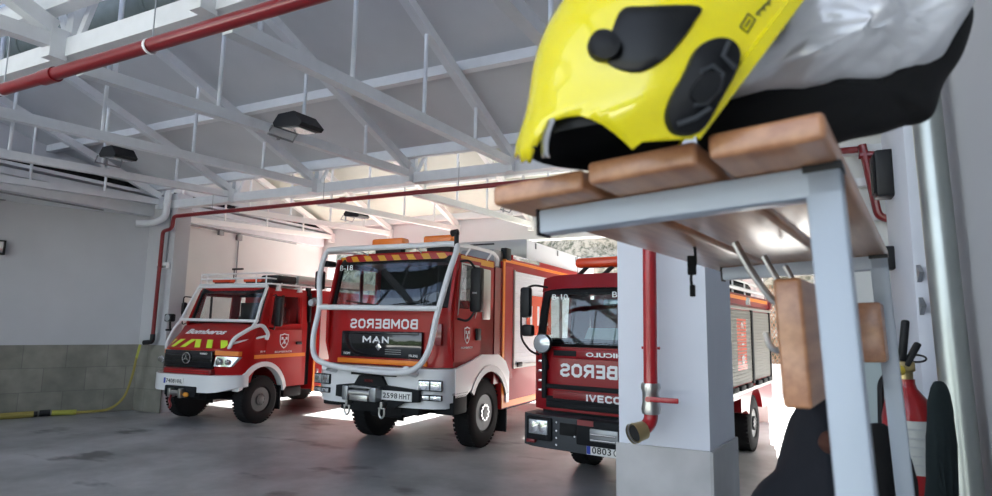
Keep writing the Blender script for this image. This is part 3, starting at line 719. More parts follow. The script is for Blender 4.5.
    # cage of white tube
    cage = catmull([(x,y,z) for x,y,z in [(-1.10,-.16,2.6),(-1.0,-.24,2.13),(-1.03,-.30,1.7),(-.95,-.34,1.40),(-.70,-.36,1.29),(-.2,-.36,1.24),(.55,-.36,1.22),(.88,-.34,1.30),(1.05,-.30,1.55),(1.12,-.24,2.0),(1.24,-.14,2.6),(1.30,-.04,2.95),(1.2,0,3.04),(.6,0,3.04),(-.4,0,3.05),(-.98,0,3.05),(-1.12,-.03,2.98)]], 5)
    cg = MB().tube(cage, .042, 12, closed=True).build('front_cage', 'white_tube', T)
    MB().tube([(-1.02,-.24,2.13),(1.15,-.24,2.11)], .040, 12).build('cross_bar', 'white_tube', cg)
    for s in (-1,1):
        MB().tube([(s*.72,-.36,1.26),(s*.72,-.10,1.20)], .06, 10).build('cage_foot', 'white_tube', cg)
        MB().tube([(s*.55,0,3.04),(s*.50,.3,2.96)], .012, 6).build('cage_stay', 'white_tube', cg)
    m = MB().tube([(1.28,-.02,3.02),(1.25,.5,3.06),(1.22,1.3,3.06),(1.20,1.5,2.98),(1.18,1.5,2.86)], .028, 8, bend=.15)
    for y in (.5,1.2): m.tube([(1.23,y,3.05),(1.12,y,2.9)], .014, 6)
    m.build('roof_side_rail', 'white_tube', cg)
    MB().tube([(-1.1,-.02,3.0),(-1.12,.5,3.06),(-1.12,1.4,3.04)], .03, 8, bend=.1).build('roof_side_rail', 'white_tube', cg)
    MB().tube([(-.9,.1,3.03),(.9,.1,3.03)], .012, 6).build('light_bar_tube', 'white_tube', cg)
    MB().cyl((1.28,-.02,3.0),(1.28,-.02,3.22), .035, n=10).cyl((1.20,-.02,3.19),(1.30,-.02,3.20), .05, n=8).build('aerial_mount', 'black_plastic', cg)
    # beacons
    for x0, x1 in ((-.48,.12),(.50,1.02)):
        b = MB().box(x0,x1,.30,.50,3.10,3.235,.035,3).build('beacon', 'amber', T)
        MB().box(x0+.05,x1-.05,.34,.46,2.98,3.11,.01).build('beacon_base', 'black_plastic', b)
    MB().box(-.5,1.6,.52,.55,3.08,3.10).build('light_bar', 'black_plastic', T)
    # mirrors
    m = MB().box(1.27,1.46,.40,.54,2.08,2.74,.04); mr = m.build('mirror', 'black_plastic', T)
    MB().tube([(1.17,.3,2.82),(1.30,.34,2.84),(1.36,.44,2.70)], .018, 8, bend=.08).build('mirror_arm', 'black_plastic', mr); MB().tube([(1.17,.25,1.98),(1.30,.34,1.94),(1.36,.44,2.10)], .018, 8, bend=.08).build('mirror_arm', 'black_plastic', mr)
    text('MAN', 'mirror_mark', 'text_dim', mr, (1.365,.397,2.36), .04, width=.07, depth=.002)
    m = MB().box(-1.36,-1.24,.0,.14,2.42,2.72,.03).tube([(-1.12,.2,2.86),(-1.24,.02,2.84),(-1.30,.05,2.7)], .018, 8, bend=.05); m.build('mirror', 'black_plastic', T)
    MB().box(-1.2,-1.08,.0,.2,2.78,2.88,.03).build('kerb_mirror', 'black_plastic', T)
    MB().lathe([(0,.001),(.0,.05),(.05,.06),(.09,.03)], (-1.22,-.2,2.2), 'y', 14).build('work_lamp', 'lens', T)
    # fenders in white with dark lip, steps
    for s in (-1,1):
        a0, a1 = s*(H-.28), s*(H+.045)
        outer = [(.20,1.26),(.20,.86),(.50,.86)] + [(1.28+.68*math.cos(R(a)), .53+.70*math.sin(R(a))) for a in (140,120,100,80,60,42,28)] + [(1.90,.62),(2.0,.62),(2.0,1.12),(1.86,1.30),(1.6,1.42),(1.0,1.44),(.6,1.34)]
        fn = MB().prism(outer, 'x', a0, a1).build('fender', 'white_paint', T)
        lip = [(1.28+r_*math.cos(R(a)), .53+r_*1.03*math.sin(R(a))) for r_, seq in ((.72, range(150,10,-10)),(.62, range(20,160,10))) for a in seq]
        MB().prism(lip, 'x', a1-s*.02, a1+s*.012).build('fender_lip', 'grey_metal', fn)
        MB().box(min(a0,a1),max(a0,a1),.16,.56,.62,.92,.03).build('step', 'cabin_dark', T)
        MB().box(min(a0,a1)+.02,max(a0,a1)+.0,.14,.58,.90,.93,.008).build('step_tread', 'grey_metal', T)
        MB().box(min(a0,a1),max(a0,a1)-.02,1.94,1.97,.14,.66).build('mud_flap', 'cabin_dark', T)
    # chassis
    MB().box(-.42,.42,.0,7.0,.62,.92).box(-.7,.7,.02,.3,.60,.84).box(-.3,.3,.2,1.1,.5,.9,.04).cyl((-.85,1.28,.53),(.85,1.28,.53),.09).cyl((-.85,5.3,.53),(.85,5.3,.53),.1).box(.45,1.05,2.2,3.6,.45,.85,.05).box(-1.05,-.45,2.2,3.6,.45,.85,.05).build('chassis', 'cabin_dark', T)
    for y in (1.28, 5.3):
        for s in (-1,1): wheel(T, s*(H-.03), y, .53, .30, s)
    # body behind the cab
    bd = MB().box(-H-.02,H+.02,1.76,7.2,.52,2.98,.02).build('body', 'truck_red', T)
    MB().box(-H,H,1.50,1.76,.95,2.85).build('cab_gap', 'truck_red_dark', bd)
    S_ = H+.02
    MB().box(S_-.04,S_+.006,1.765,1.84,.54,2.98).box(S_-.02,S_+.006,1.84,7.18,.54,.64).box(S_-.3,S_+.01,1.84,7.18,2.97,3.02).build('yellow_line', 'orange', bd)
    MB().box(S_,S_+.008,1.84,2.16,1.0,2.9).build('corner_sheen', 'truck_red', bd)
    for (ya,yb) in ((2.2,4.45),(4.6,6.9)):
        sh = MB(); sh.box(S_,S_+.012,ya,yb,1.22,2.84)
        n_ = 20
        for k in range(n_): sh.cyl((S_+.012,ya,1.26+k*.08),(S_+.012,yb,1.26+k*.08), .010, n=6)
        so = sh.build('shutter', 'shutter_white', bd)
        MB().box(S_,S_+.03,ya-.03,ya,1.2,2.86).box(S_,S_+.03,yb,yb+.03,1.2,2.86).box(S_,S_+.03,ya-.03,yb+.03,1.16,1.22).build('shutter_frame', 'alu', so)
        MB().box(S_+.02,S_+.05,ya+.1,ya+.3,1.18,1.26,.01).build('shutter_latch', 'black_plastic', so)
    pn = MB().box(S_+.024,S_+.028,2.72,3.95,1.72,2.45).build('emergency_number_panel', 'amber_red', bd)
    text('112', 'emergency_number', 'text_white', pn, (S_+.03,3.32,2.08), .5, 'right', width=.9, depth=.003, bold=.01)
    MB().box(S_-.1,S_+.02,1.85,2.05,3.0,3.22,.02).build('locker_lamp', 'black_plastic', bd)
    MB().box(S_-.35,S_+.03,2.05,7.1,3.02,3.12,.02).build('top_rail', 'truck_red', bd); MB().box(S_-.3,S_+.036,2.1,3.3,3.04,3.12,.01).build('rail_lamp', 'chrome', bd)
    MB().box(S_-.7,S_-.05,1.52,2.0,2.86,3.16,.03).build('deck_box', 'grey_metal', bd)
    wb_ = MB().box(-.8,S_-.03,2.8,7.0,3.12,3.50,.01).build('roof_locker', 'alu', bd, label='pale grey metal roof locker')
    MB().box(S_-.04,S_-.022,2.82,7.0,3.13,3.49).build('locker_side', 'shutter_white', wb_)
    for y in (3.2,4.4,5.6): MB().box(S_-.025,S_-.005,y,y+.05,3.36,3.47).build('locker_latch', 'grey_metal', wb_)
    crest(T, (H+.014,.56,1.74), .17, .26)
    text('BOMBEROS', 'door_lettering', 'text_white', T, (H+.016,.56,1.56), .04, 'right', width=.34, depth=.002)
    return T
big = build_big()

# ---------------------------------------------------------------- the small engine at the left
def build_small():
    T = empty('fire_engine', (-9.90, 7.5, 0), (0,0,R(2.3)), label='smallest red fire engine at the left with bonnet, yellow chevrons and roof rack', cat='fire engine')
    H = 1.0
    # nose: profile extruded across and tapered in plan
    prof = [(.10,.90),(.06,1.25),(.08,1.50),(.16,1.56),(.50,1.70),(.80,1.84),(1.05,1.86),(1.05,.90)]
    arch = [(.85+.56*math.cos(R(a)), .46+.62*math.sin(R(a))) for a in range(30, 151, 12)]
    body = [(.10,.92),(.06,1.10),(.08,1.38),(.13,1.41),(.26,1.55),(.50,1.70),(.68,1.84),(.9,1.87),(2.02,1.87),(2.02,.62),(1.42,.62)] + arch
    n_ = MB().prism(body, 'x', -H, H)
    for k in range(1,16):
        x = -H+2*H*k/16; bmesh.ops.bisect_plane(n_.bm, geom=n_.bm.verts[:]+n_.bm.edges[:]+n_.bm.faces[:], plane_co=(x,0,0), plane_no=(1,0,0))
    def rn(c):
        t = abs(c.x)/H; k = max(0, 1-(c.y-.05)/.7); k2 = max(0,min(1,(1.3-c.y)/1.0)) if c.z > 1.3 else 0
        return (c.x, c.y+.36*t**5*k, c.z-(.05*t**3*(1 if c.z > 1.5 and c.y < 1.0 else 0)))
    n_.map(rn); cab = n_.build('cab', 'truck_red', T, ang=48)
    # greenhouse
    f = MB().prism([(-H+.04,1.84),(H-.04,1.84),(H-.10,2.50),(H-.18,2.56),(-H+.18,2.56),(-H+.10,2.50)], 'y', 0, .05, [rrect(-H+.16,H-.16,1.90,2.46,.07)])
    rk = lambda c: (c.x, c.y+.68+(c.z-1.84)*.34+.12*(abs(c.x)/H)**6, c.z)
    f.map(rk); f.build('windscreen_surround', 'black_plastic', T)
    g = gridbox(-H+.13,H-.13,.02,.027,1.87,2.49,14); g.map(rk); g.build('windscreen', 'clear_glass', T)
    for s in (-1,1):
        a1 = s*H; a0 = s*(H-.05)
        o = [(.74,1.84),(.98,2.52),(2.02,2.54),(2.02,1.70),(.8,1.70)]
        win = [(.98,1.84),(1.10,2.42),(1.80,2.42),(1.80,1.78),(1.04,1.78)]
        w = MB().prism(o, 'x', a0, a1, [win]); w.map(lambda c: (c.x-s*.06*max(0,(c.z-1.86)/.66), c.y, c.z)); w = w.build('cab_side', 'truck_red', T)
        MB().prism([(.96,1.80),(1.08,2.44),(1.82,2.44),(1.82,1.76)], 'x', s*(H-.065), s*(H-.06)).build('side_window', 'clear_glass', w)
        d = MB().prism([(.90,1.10),(.90,1.80),(1.04,2.46),(1.92,2.46),(1.92,.66),(1.45,.66),(1.40,.86),(1.3,1.02)], 'x', a1, a1+s*.010, [[(.97,1.80),(1.09,2.40),(1.84,2.40),(1.84,1.74),(.99,1.74)]])
        d.map(lambda c: (c.x-s*.06*max(0,(c.z-1.86)/.66), c.y, c.z)); d = d.build('door', 'truck_red', T)
        MB().box(min(a1,a1+s*.035),max(a1,a1+s*.035),1.70,1.86,1.44,1.50,.01).build('door_handle', 'black_plastic', d)
        MB().box(min(a1-s*.03,a1-s*.005),max(a1-s*.03,a1-s*.005),1.28,1.32,1.78,2.42).build('window_divider', 'black_plastic', d)
        MB().box(min(a1,a1+s*.014),max(a1,a1+s*.014),.62,1.98,1.20,1.27).build('orange_stripe', 'orange', T)
        # white wheel arch lip
        lip = [(.85+r_*math.cos(R(a)), .46+r_*1.1*math.sin(R(a))) for r_, seq in ((.62, range(165,5,-10)),(.54, range(10,170,10))) for a in seq]
        MB().prism(lip, 'x', a1-s*.10, a1+s*.05).build('wheel_arch', 'white_paint', T)
        MB().box(min(a1-s*.2,a1),max(a1-s*.2,a1),1.34,1.37,.20,.66).build('mud_flap', 'cabin_dark', T)
    MB().box(-H+.1,H-.1,1.97,2.02,1.8,2.0).box(-H+.1,H-.1,1.97,2.02,2.42,2.52).box(-.1,H-.1,1.97,2.02,1.8,2.5).build('cab_back', 'cabin_dark', T)
    MB().box(-H+.08,H-.08,.95,1.95,1.86,1.87).build('dashboard', 'cabin_dark', T)
    seat(T, -.5, 1.45, .95); seat(T, .5, 1.35, 1.42); steering(T, .5, 1.25, 1.95)
    rf = gridbox(-H+.08,H-.08,.93,2.04,2.50,2.60,12); rf.map(lambda c: (c.x, c.y+.1*(abs(c.x)/H)**6*(1 if c.y < 1.5 else 0), c.z-.06*(abs(c.x)/H)**4)).build('roof', 'truck_red', T)
    # front details
    g = MB().box(-.62,.60,.02,.14,1.03,1.35,.02).build('grille', 'dark_gloss', T)
    for k in range(4): MB().box(-.58,.56,.012,.024,1.07+.07*k,1.08+.07*k).build('grille_bar', 'cabin_dark', g)
    m = MB().tube([(-.02+.095*math.cos(a), .0, 1.21+.095*math.sin(a)) for a in [2*PI*k/28 for k in range(28)]], .011, 6, closed=True)
    for a in (90,210,330): m.prism([(-.02+.095*math.cos(R(a)),1.21+.095*math.sin(R(a))),(-.02+.02*math.cos(R(a+60)),1.21+.02*math.sin(R(a+60))),(-.02+.02*math.cos(R(a-60)),1.21+.02*math.sin(R(a-60)))], 'y', -.012, .002)
    m.build('star_emblem', 'chrome', g)
    text('VARIO', 'model_lettering', 'text_white', g, (.40,.010,1.30), .05, width=.18, depth=.003)
    for s in (-1,1):
        x0,x1 = sorted((s*.60,s*.97)); lm = MB().prism([(s*.62,1.08),(s*.88,1.07),(s*.97,1.24),(s*.66,1.26)] , 'y', .03,.20)
        lm.map(lambda c: (c.x, c.y+.30*(abs(c.x)/H)**5, c.z)); lm = lm.build('headlamp', 'lens', T)
        MB().lathe([(-.012,.001),(-.004,.055),(.01,.065)], (s*.73,.040,1.165), 'y', 18).build('reflector', 'chrome', lm); MB().lathe([(-.012,.001),(-.004,.04),(.01,.05)], (s*.87,.11,1.16), 'y', 18).build('reflector', 'chrome', lm)
        ind = MB().prism([(s*.62,1.28),(s*.96,1.26),(s*.96,1.34),(s*.62,1.36)], 'y', .04,.2); ind.map(lambda c: (c.x, c.y+.30*(abs(c.x)/H)**5, c.z)); ind.build('indicator', 'orange', T)
    # chevrons across the bonnet nose
    m = MB()
    for x, l in ((-.90,1),(-.64,1),(-.34,1),(.04,-1),(.34,-1),(.66,-1),):
        dx = .13*l
        m.prism([(x,1.40),(x+.13,1.40),(x+.13+dx,1.545),(x+dx,1.545)], 'y', .105, .15)
    m.map(lambda c: (c.x, c.y+ (c.z-1.40)*.93 + .34*(abs(c.x)/H)**5, c.z-.03*(abs(c.x)/H)**3+ .0)); m.build('yellow_chevrons', 'lime', T, label='yellow-green reflective slanted bars on the bonnet')
    t_ = text('Bomberos', 'bonnet_lettering', 'text_white', T, (-.05,.44,1.685), .22, width=1.0, depth=.003, bold=.006, label='white slanted script lettering'); t_.rotation_euler = (R(-58),0,0)
    # bumper
    b = gridbox(-H-.06,H+.06,-.10,.42,.62,.92,16); b.map(lambda c: (c.x, c.y+.36*min(1,abs(c.x)/H)**5*max(0,1-(c.y+.1)/.6), c.z+(.09*max(0,(abs(c.x)-.75)/.3) if c.z < .7 else 0))); bu = b.build('bumper', 'white_paint', T, ang=50)
    MB().box(-.62,.60,.02,.12,.92,1.02,.01).build('lower_grille', 'truck_red_dark', bu)
    for k in range(2): MB().box(-.56,.54,.01,.03,.94+.04*k,.955+.04*k).build('lower_grille_bar', 'truck_red', bu)
    plate_no(T, -.16, -.105, .80, '7408 HHL', .5, .11)
    w = MB().box(-.36,.42,-.13,.0,.54,.72,.02).build('winch_plate', 'cabin_dark', T)
    MB().cyl((-.12,-.17,.60),(.12,-.17,.60), .05, n=14).box(-.16,-.10,-.22,-.1,.52,.68,.01).box(.10,.16,-.22,-.1,.52,.68,.01).build('winch', 'bare_steel', w)
    MB().sph((.24,-.16,.58), .055, (1.2,.7,.8)).build('winch_strap', 'strap_orange', w); MB().tube([(-.08,-.2,.56),(-.12,-.2,.46),(-.06,-.2,.38),(-.1,-.2,.33)], .02, 8, bend=.03).build('hook', 'red_pipe', w)
    # chassis and wheels
    MB().box(-.35,.35,.2,5.2,.45,.70).cyl((-.8,.85,.45),(.8,.85,.45),.07).cyl((-.8,4.0,.45),(.8,4.0,.45),.08).box(.4,.95,1.5,2.0,.40,.6,.03).build('chassis', 'cabin_dark', T)
    for y in (.85,4.0):
        for s in (-1,1): wheel(T, s*(H+.01), y, .44, .27, s, .50, .02)
    # white tube guard
    R_ = .030; m = MB()
    m.tube([(-H+.10,.36,1.0),(-H-.02,.34,1.42),(-H-.0,.48,1.74),(-H-.0,.62,1.90),(-H+.06,.72,2.2),(-H+.10,.90,2.58)], R_, 10, bend=.08)
    m.tube([(H+.0,.62,1.90),(H-.02,.72,2.2),(H-.06,.90,2.58)], R_, 10, bend=.05)
    m.tube([(-H+.10,.90,2.58),(H-.06,.90,2.58)], R_, 10); m.tube([(-H-.0,.60,1.91),(H+.0,.60,1.90)], R_, 10)
    m.tube([(H-.26,.22,1.30),(H-.16,.26,1.58),(H+.02,.50,1.78),(H+.06,.72,1.84),(H+.10,.84,1.66),(H+.06,.84,1.56)], .036, 10, bend=.1)
    m.tube([(H-.20,.25,1.48),(H+.06,.82,1.62)], .022, 8); m.tube([(H+.02,.52,1.80),(H,.64,1.92)], R_, 8)
    m.build('tube_guard', 'white_tube', T)
    # roof rack
    m = MB()
    for z in (2.74,2.84): m.tube([(-H+.1,2.2,z),(-H+.08,.94,z),(H-.1,.94,z),(H-.06,2.2,z)], .016, 8, bend=.06)
    for x in (-.9,-.72,.60,.86): m.cyl((x,.94,2.60),(x,.94,2.84), .014, n=6)
    for y in (1.3,1.7,2.15): m.cyl((H-.08,y,2.60),(H-.08,y,2.84), .014, n=6)
    m.box(-H+.06,H+.02,.92,2.30,2.615,2.645,.006)
    for y in (1.15,1.75): m.prism([(y-.05,2.5),(y+.05,2.5),(y+.02,2.58),(y+.02,2.63),(y-.02,2.63),(y-.02,2.58)], 'x', H-.05, H+.02)
    m.build('roof_rack', 'white_tube', T)
    ld = MB()
    for x in (.35,.72): ld.box(x,x+.045,1.3,4.6,2.70,2.80,.006)
    for k in range(11): ld.cyl((.38,1.45+k*.3,2.70),(.74,1.45+k*.3,2.70), .014, n=6)
    ld.box(H-.08,H+.0,1.7,4.4,2.68,2.84,.008)
    ld.build('ladder', 'alu', T)
    MB().box(.5,.95,1.15,1.7,2.66,2.82,.04).build('rack_roll', 'black_plastic', T)
    for x0,x1 in ((-.74,-.22),(.12,.62)):
        b = MB().box(x0,x1,1.06,1.20,2.68,2.76,.03,3).build('beacon', 'amber_red', T); MB().box(x0+.06,x1-.06,1.08,1.18,2.60,2.69).build('beacon_base', 'black_plastic', b)
    # mirrors and lamps
    mr = MB().box(H+.06,H+.22,.98,1.08,1.80,2.36,.03).build('mirror', 'black_plastic', T)
    MB().tube([(H-.04,1.05,2.40),(H+.13,.95,2.42),(H+.13,.96,2.3)], .013, 6, bend=.04).build('mirror_arm', 'black_plastic', mr); MB().tube([(H,.95,1.78),(H+.13,.95,1.74),(H+.13,.96,1.85)], .013, 6, bend=.04).build('mirror_arm', 'black_plastic', mr)
    mr = MB().box(-H-.17,-H-.09,.72,.82,2.0,2.26,.03).build('mirror', 'black_plastic', T)
    MB().tube([(-H+.05,.85,2.36),(-H-.15,.76,2.38),(-H-.17,.76,1.95),(-H-.13,.76,1.8),(-H+.0,.78,1.86)], .012, 6, bend=.05).build('mirror_arm', 'black_plastic', mr)
    sl = MB().box(-1.25,-1.05,.42,.54,1.86,2.02,.03).cyl((-1.14,.5,1.68),(-1.14,.48,1.88),.02).box(-1.2,-1.08,.44,.54,1.68,1.72).build('spot_lamp', 'black_plastic', T); MB().lathe([(-.01,.001),(0,.065),(.01,.07)], (-1.15,.415,1.94), 'y', 16).build('lens', 'lens', sl)
    # aerial and rear lamp
    MB().cyl((-.45,1.35,2.6),(-.45,1.35,2.98),.010,n=6).box(-.50,-.20,1.33,1.37,2.96,3.0,.01).build('aerial', 'black_plastic', T)
    sl = MB().lathe([(-.01,.001),(-.01,.09),(.04,.09),(.09,.04)], (H+.06,2.12,2.33), 'y', 20).build('work_lamp', 'black_plastic', T); MB().lathe([(-.03,.001),(-.012,.08)], (H+.06,2.12,2.33), 'y', 20).build('lens', 'lens', sl)
    MB().box(H-.06,H+.02,2.06,2.10,1.9,2.5,.01).box(H-.1,H-.02,2.02,2.1,2.44,2.66).build('snorkel', 'black_plastic', T)
    # body
    bd = MB().box(-H-.02,H+.02,2.24,5.3,.50,2.58,.02).build('body', 'truck_red', T)
    MB().box(H,H+.026,2.245,2.30,.46,2.56).box(H,H+.026,2.3,5.2,.46,.56).build('yellow_line', 'orange', bd)
    MB().box(-H+.1,H-.1,2.02,2.24,.6,2.3).build('cab_gap', 'cabin_dark', bd)
    MB().box(H+.02,H+.03,2.4,4.9,1.1,2.3).build('shutter', 'alu', bd)
    MB().box(H+.02,H+.035,2.34,2.40,.78,.92,.004).build('marker_lamp', 'lens', bd)
    crest(T, (H+.012,1.36,1.52), .24, .30); text('BOMBEROS', 'door_lettering', 'text_white', T, (H+.014,1.36,1.31), .05, 'right', width=.46, depth=.002)
    text('814', 'wing_lettering', 'text_white', T, (H+.008,.82,1.33), .05, 'right', width=.12, depth=.002)
    return T
small = build_small()

# ---------------------------------------------------------------- the flat-fronted engine behind the pillar
def build_right():
    T = empty('fire_engine', (-1.92, 7.0, 0), (0,0,R(-8.6)), label='red flat-fronted fire engine with grey bumper, partly hidden behind the near white pillar', cat='fire engine')
    H = 1.03
    cb = gridbox(-H,H,.02,1.6,.86,1.64,14); rounded_front(cb,0,H,.12,8,.02,.6); cb.build('cab', 'truck_red_shaded', T, ang=50)
    f = MB().prism([(-H,1.62),(H,1.62),(H,2.1),(H-.06,2.42),(-H+.06,2.42),(-H,2.1)], 'y', .03,.08, [rrect(-H+.14,H-.14,1.70,2.30,.05)])
    rk = lambda c: (c.x*(1-.05*(c.z-1.62)), c.y+.16*(c.z-1.62)+.10*(abs(c.x)/H)**8, c.z)
    f.map(rk); f.build('windscreen_surround', 'black_plastic', T)
    g = gridbox(-H+.12,H-.12,.055,.062,1.68,2.32,12); g.map(rk); g.build('windscreen', 'windscreen', T)
    for s in (-1,1):
        a1 = s*H; o = [(.13,.9),(.13,1.62),(.26,2.42),(1.6,2.42),(1.6,.9)]
        w = MB().prism(o, 'x', s*(H-.05), a1, [[(.24,1.68),(.36,2.30),(1.0,2.30),(1.0,1.68)]]); w.map(lambda c: (c.x*(1-.05*max(0,c.z-1.62)), c.y, c.z)); w = w.build('cab_side', 'truck_red_shaded', T)
        MB().prism([(.2,1.66),(.34,2.32),(1.02,2.32),(1.02,1.66)], 'x', s*(H-.045), s*(H-.04)).build('side_window', 'clear_glass', w)
    MB().box(-H+.05,H-.05,1.55,1.6,.9,1.7).box(-.2,H-.1,1.55,1.6,1.7,2.4).build('cab_back', 'cabin_dark', T)
    MB().prism([(.14,1.5),(.16,1.72),(.5,1.74),(.6,1.5)], 'x', -H+.06,H-.06).build('dashboard', 'cabin_dark', T)
    MB().prism([(-.28,.0),(-.22,.14),(.22,.14),(.30,.0)], 'y', .0,.18).map(lambda c: (c.x-.10, c.y+.22, c.z+1.74)).build('dash_papers', 'grey_metal', T)
    seat(T,-.5,.95,.92); seat(T,.5,.75,1.3); steering(T,.5,.55,1.85)
    MB().box(-.16,.14,.30,.36,2.16,2.24,.02).build('visor_lamp', 'lens', T)
    rf = gridbox(-H+.04,H-.04,.13,1.62,2.38,2.56,12); rounded_front(rf,0,H,.12,6,.13,.8); rf.map(lambda c: (c.x, c.y+.35*max(0,c.z-2.42) if c.y < .6 else c.y, c.z-.05*(abs(c.x)/H)**6)).build('roof', 'truck_red_shaded', T)
    text('B-10', 'windscreen_number', 'text_white', T, (-.68,.135,2.27), .10, width=.22, depth=.001); text('B-10', 'windscreen_number', 'text_white', T, (.16,.135,2.29), .10, width=.24, depth=.001)
    # front
    MB().box(-.72,.66,.0,.05,1.50,1.62,.015).build('vent_panel', 'truck_red_shaded', T); MB().box(-.70,-.38,-.006,.01,1.53,1.60,.01).build('vent_opening', 'cabin_dark', T)
    text('VEHICULO', 'upper_lettering', 'text_white', T, (.06,-.004,1.56), .07, mirror=True, width=.62, depth=.003, bold=.002)
    block_text('BOMBEROS', 'mirrored_lettering', 'text_white', T, (.02,.018,1.36), 1.26, .16, .21, mirror=True, label='white mirror-written word BOMBEROS')
    for z in (1.00,1.16,.93):
        MB().box(-.80,.80,-.01,.03,z-.035,z+.035 if z < 1.1 else z+.02,.008).build('grille_slot', 'cabin_dark', T)
    MB().box(-.70,.72,-.015,.03,1.01,1.10,.01).build('grille_panel', 'truck_red_dark', T)
    block_text('IVECO', 'maker_lettering', 'text_white', T, (-.02,-.016,1.05), .44, .085, .24, depth=.008)
    MB().box(-.86,-.80,-.02,.03,1.0,1.60,.01).build('door_hinge_rail', 'cabin_dark', T)
    for z in (1.08,1.2,1.32,1.44,1.55): MB().box(-.92,-.87,.0,.05,z,z+.03,.004).build('hinge', 'chrome', T)
    # lamps
    sl = MB().lathe([(.0,.001),(.0,.12),(.05,.12),(.12,.05)], (-.80,-.12,1.68), 'y', 28).cyl((-.80,-.06,1.6),(-.80,.05,1.35),.018).build('spot_lamp', 'black_plastic', T)
    MB().lathe([(-.028,.001),(-.018,.07),(-.002,.112)], (-.80,-.12,1.68), 'y', 28).build('lens', 'lens', sl)
    # bumper
    b = gridbox(-H-.02,H+.02,-.20,.20,.44,.82,14); rounded_front(b,0,H+.02,.10,8,-.2,.4); bu = b.build('bumper', 'grey_bumper', T, ang=50)
    for s in (-1,1):
        x0,x1 = sorted((s*.68,s*1.03)); x0 += -s*.08; x1 += -s*.08; fr = MB().box(x0,x1,-.235,-.15,.53,.80,.02).build('headlamp_frame', 'cabin_dark', bu)
        hl = MB().box(x0+.045,x1-.045,-.25,-.2,.60,.77,.012).build('headlamp', 'lens', fr)
        MB().lathe([(-.012,.001),(-.002,.06)], ((x0+x1)/2-.06,-.25,.685), 'y', 18).build('reflector', 'chrome', hl); MB().lathe([(-.012,.001),(-.002,.06)], ((x0+x1)/2+.06,-.25,.685), 'y', 18).build('reflector', 'chrome', hl)
        MB().box(x0+.0,x0+.12,-.23,-.18,.49,.53,.008).build('marker_lamp', 'red_pipe', bu)
    MB().box(-.50,-.28,-.215,-.19,.62,.76,.01).build('bumper_opening', 'gap_shade', bu)
    m = MB()
    for z in (.50,.58,.66,.76): m.cyl((-.54,-.215,z),(-.54,-.195,z),.013,n=8)
    m.cyl((-.30,-.215,.62),(-.30,-.195,.62),.012,n=8).build('bolt', 'chrome', bu)
    w = MB().box(-.22,.40,-.34,-.18,.56,.84,.02).build('winch', 'cabin_dark', T); MB().box(-.04,.3,-.36,-.33,.62,.76,.01).build('fairlead', 'grey_metal', w); MB().box(-.20,-.0,-.345,-.335,.78,.84).build('winch_badge', 'truck_red_dark', w)
    MB().cyl((-.02,-.37,.70),(.28,-.37,.70),.014,n=8).cyl((-.02,-.37,.64),(.28,-.37,.64),.014,n=8).build('roller', 'chrome', w)
    plate_no(T, .16, -.30, .52, '0803 GHD')
    # beacon bar
    bb = MB().box(-.58,.10,.34,.58,2.66,2.79,.05,3).build('beacon_bar', 'amber_red', T); MB().box(-.08,.8,.35,.57,2.665,2.755,.03).build('bar_centre', 'black_plastic', bb)
    MB().tube([(-.42,.40,2.67),(-.56,.40,2.55)],.03,8).build('bar_foot', 'black_plastic', bb); MB().tube([(-.06,.40,2.67),(-.2,.40,2.55)],.03,8).build('bar_foot', 'black_plastic', bb)
    MB().cyl((-.66,.6,2.5),(-.67,.62,2.86),.004,n=6).cyl((-.66,.6,2.5),(-.66,.6,2.57),.012,n=8).build('aerial', 'black_plastic', T)
    # mirrors at left
    mr = MB().box(-1.20,-1.05,-.02,.08,2.00,2.40,.035).box(-1.17,-1.01,-.02,.08,1.76,1.91,.03).build('mirror', 'black_plastic', T)
    MB().tube([(-.90,.2,2.40),(-1.04,.05,2.43),(-1.20,.02,2.34),(-1.19,.02,1.72),(-1.06,.05,1.56),(-.95,.12,1.52)],.014,8,bend=.08).build('mirror_arm', 'black_plastic', mr)
    mr = MB().box(1.14,1.29,-.02,.08,2.02,2.42,.035).build('mirror', 'black_plastic', T)
    MB().tube([(.93,.2,2.42),(1.2,.05,2.45),(1.2,.02,2.34)],.014,8,bend=.08).build('mirror_arm', 'black_plastic', mr)
    # chassis, wheels
    MB().box(-.4,.4,.1,4.8,.5,.8).cyl((-.8,1.22,.42),(.8,1.22,.42),.07).cyl((-.8,3.62,.42),(.8,3.62,.42),.09).box(-.9,.9,.1,.7,.5,.86).build('chassis', 'cabin_dark', T)
    for y in (1.22,3.62):
        for s in (-1,1): wheel(T, s*.92, y, .43, .26, s, .5, .05)
    # body
    X = .95
    bd = MB().prism([(1.75,.9),(1.75,2.42),(5.02,2.42),(5.02,.62),(4.25,.62)]+[(3.62+.54*math.cos(R(a)),.44+.54*math.sin(R(a))) for a in range(20,161,14)]+[(2.9,.7),(2.6,.7),(2.6,.9)], 'x', -X, X).build('body', 'truck_red_shaded', T)
    for (ya,yb) in ((1.85,3.40),(3.50,4.92)):
        sh = MB().box(X,X+.01,ya,yb,1.10,2.17)
        for k in range(22): sh.cyl((X+.01,ya,1.14+k*.048),(X+.01,yb,1.14+k*.048),.007,n=6)
        so = sh.build('shutter', 'shutter_shaded', bd)
        MB().box(X,X+.03,ya-.05,ya,1.06,2.2).build('shutter_post', 'cabin_dark', so); MB().box(X,X+.03,yb,yb+.05,1.06,2.2).build('shutter_post', 'cabin_dark', so)
        for k in range(3): MB().box(X+.01,X+.06,ya+.1+k*.45,ya+.4+k*.45,1.02,1.09,.01).build('step_latch', 'cabin_dark', so)
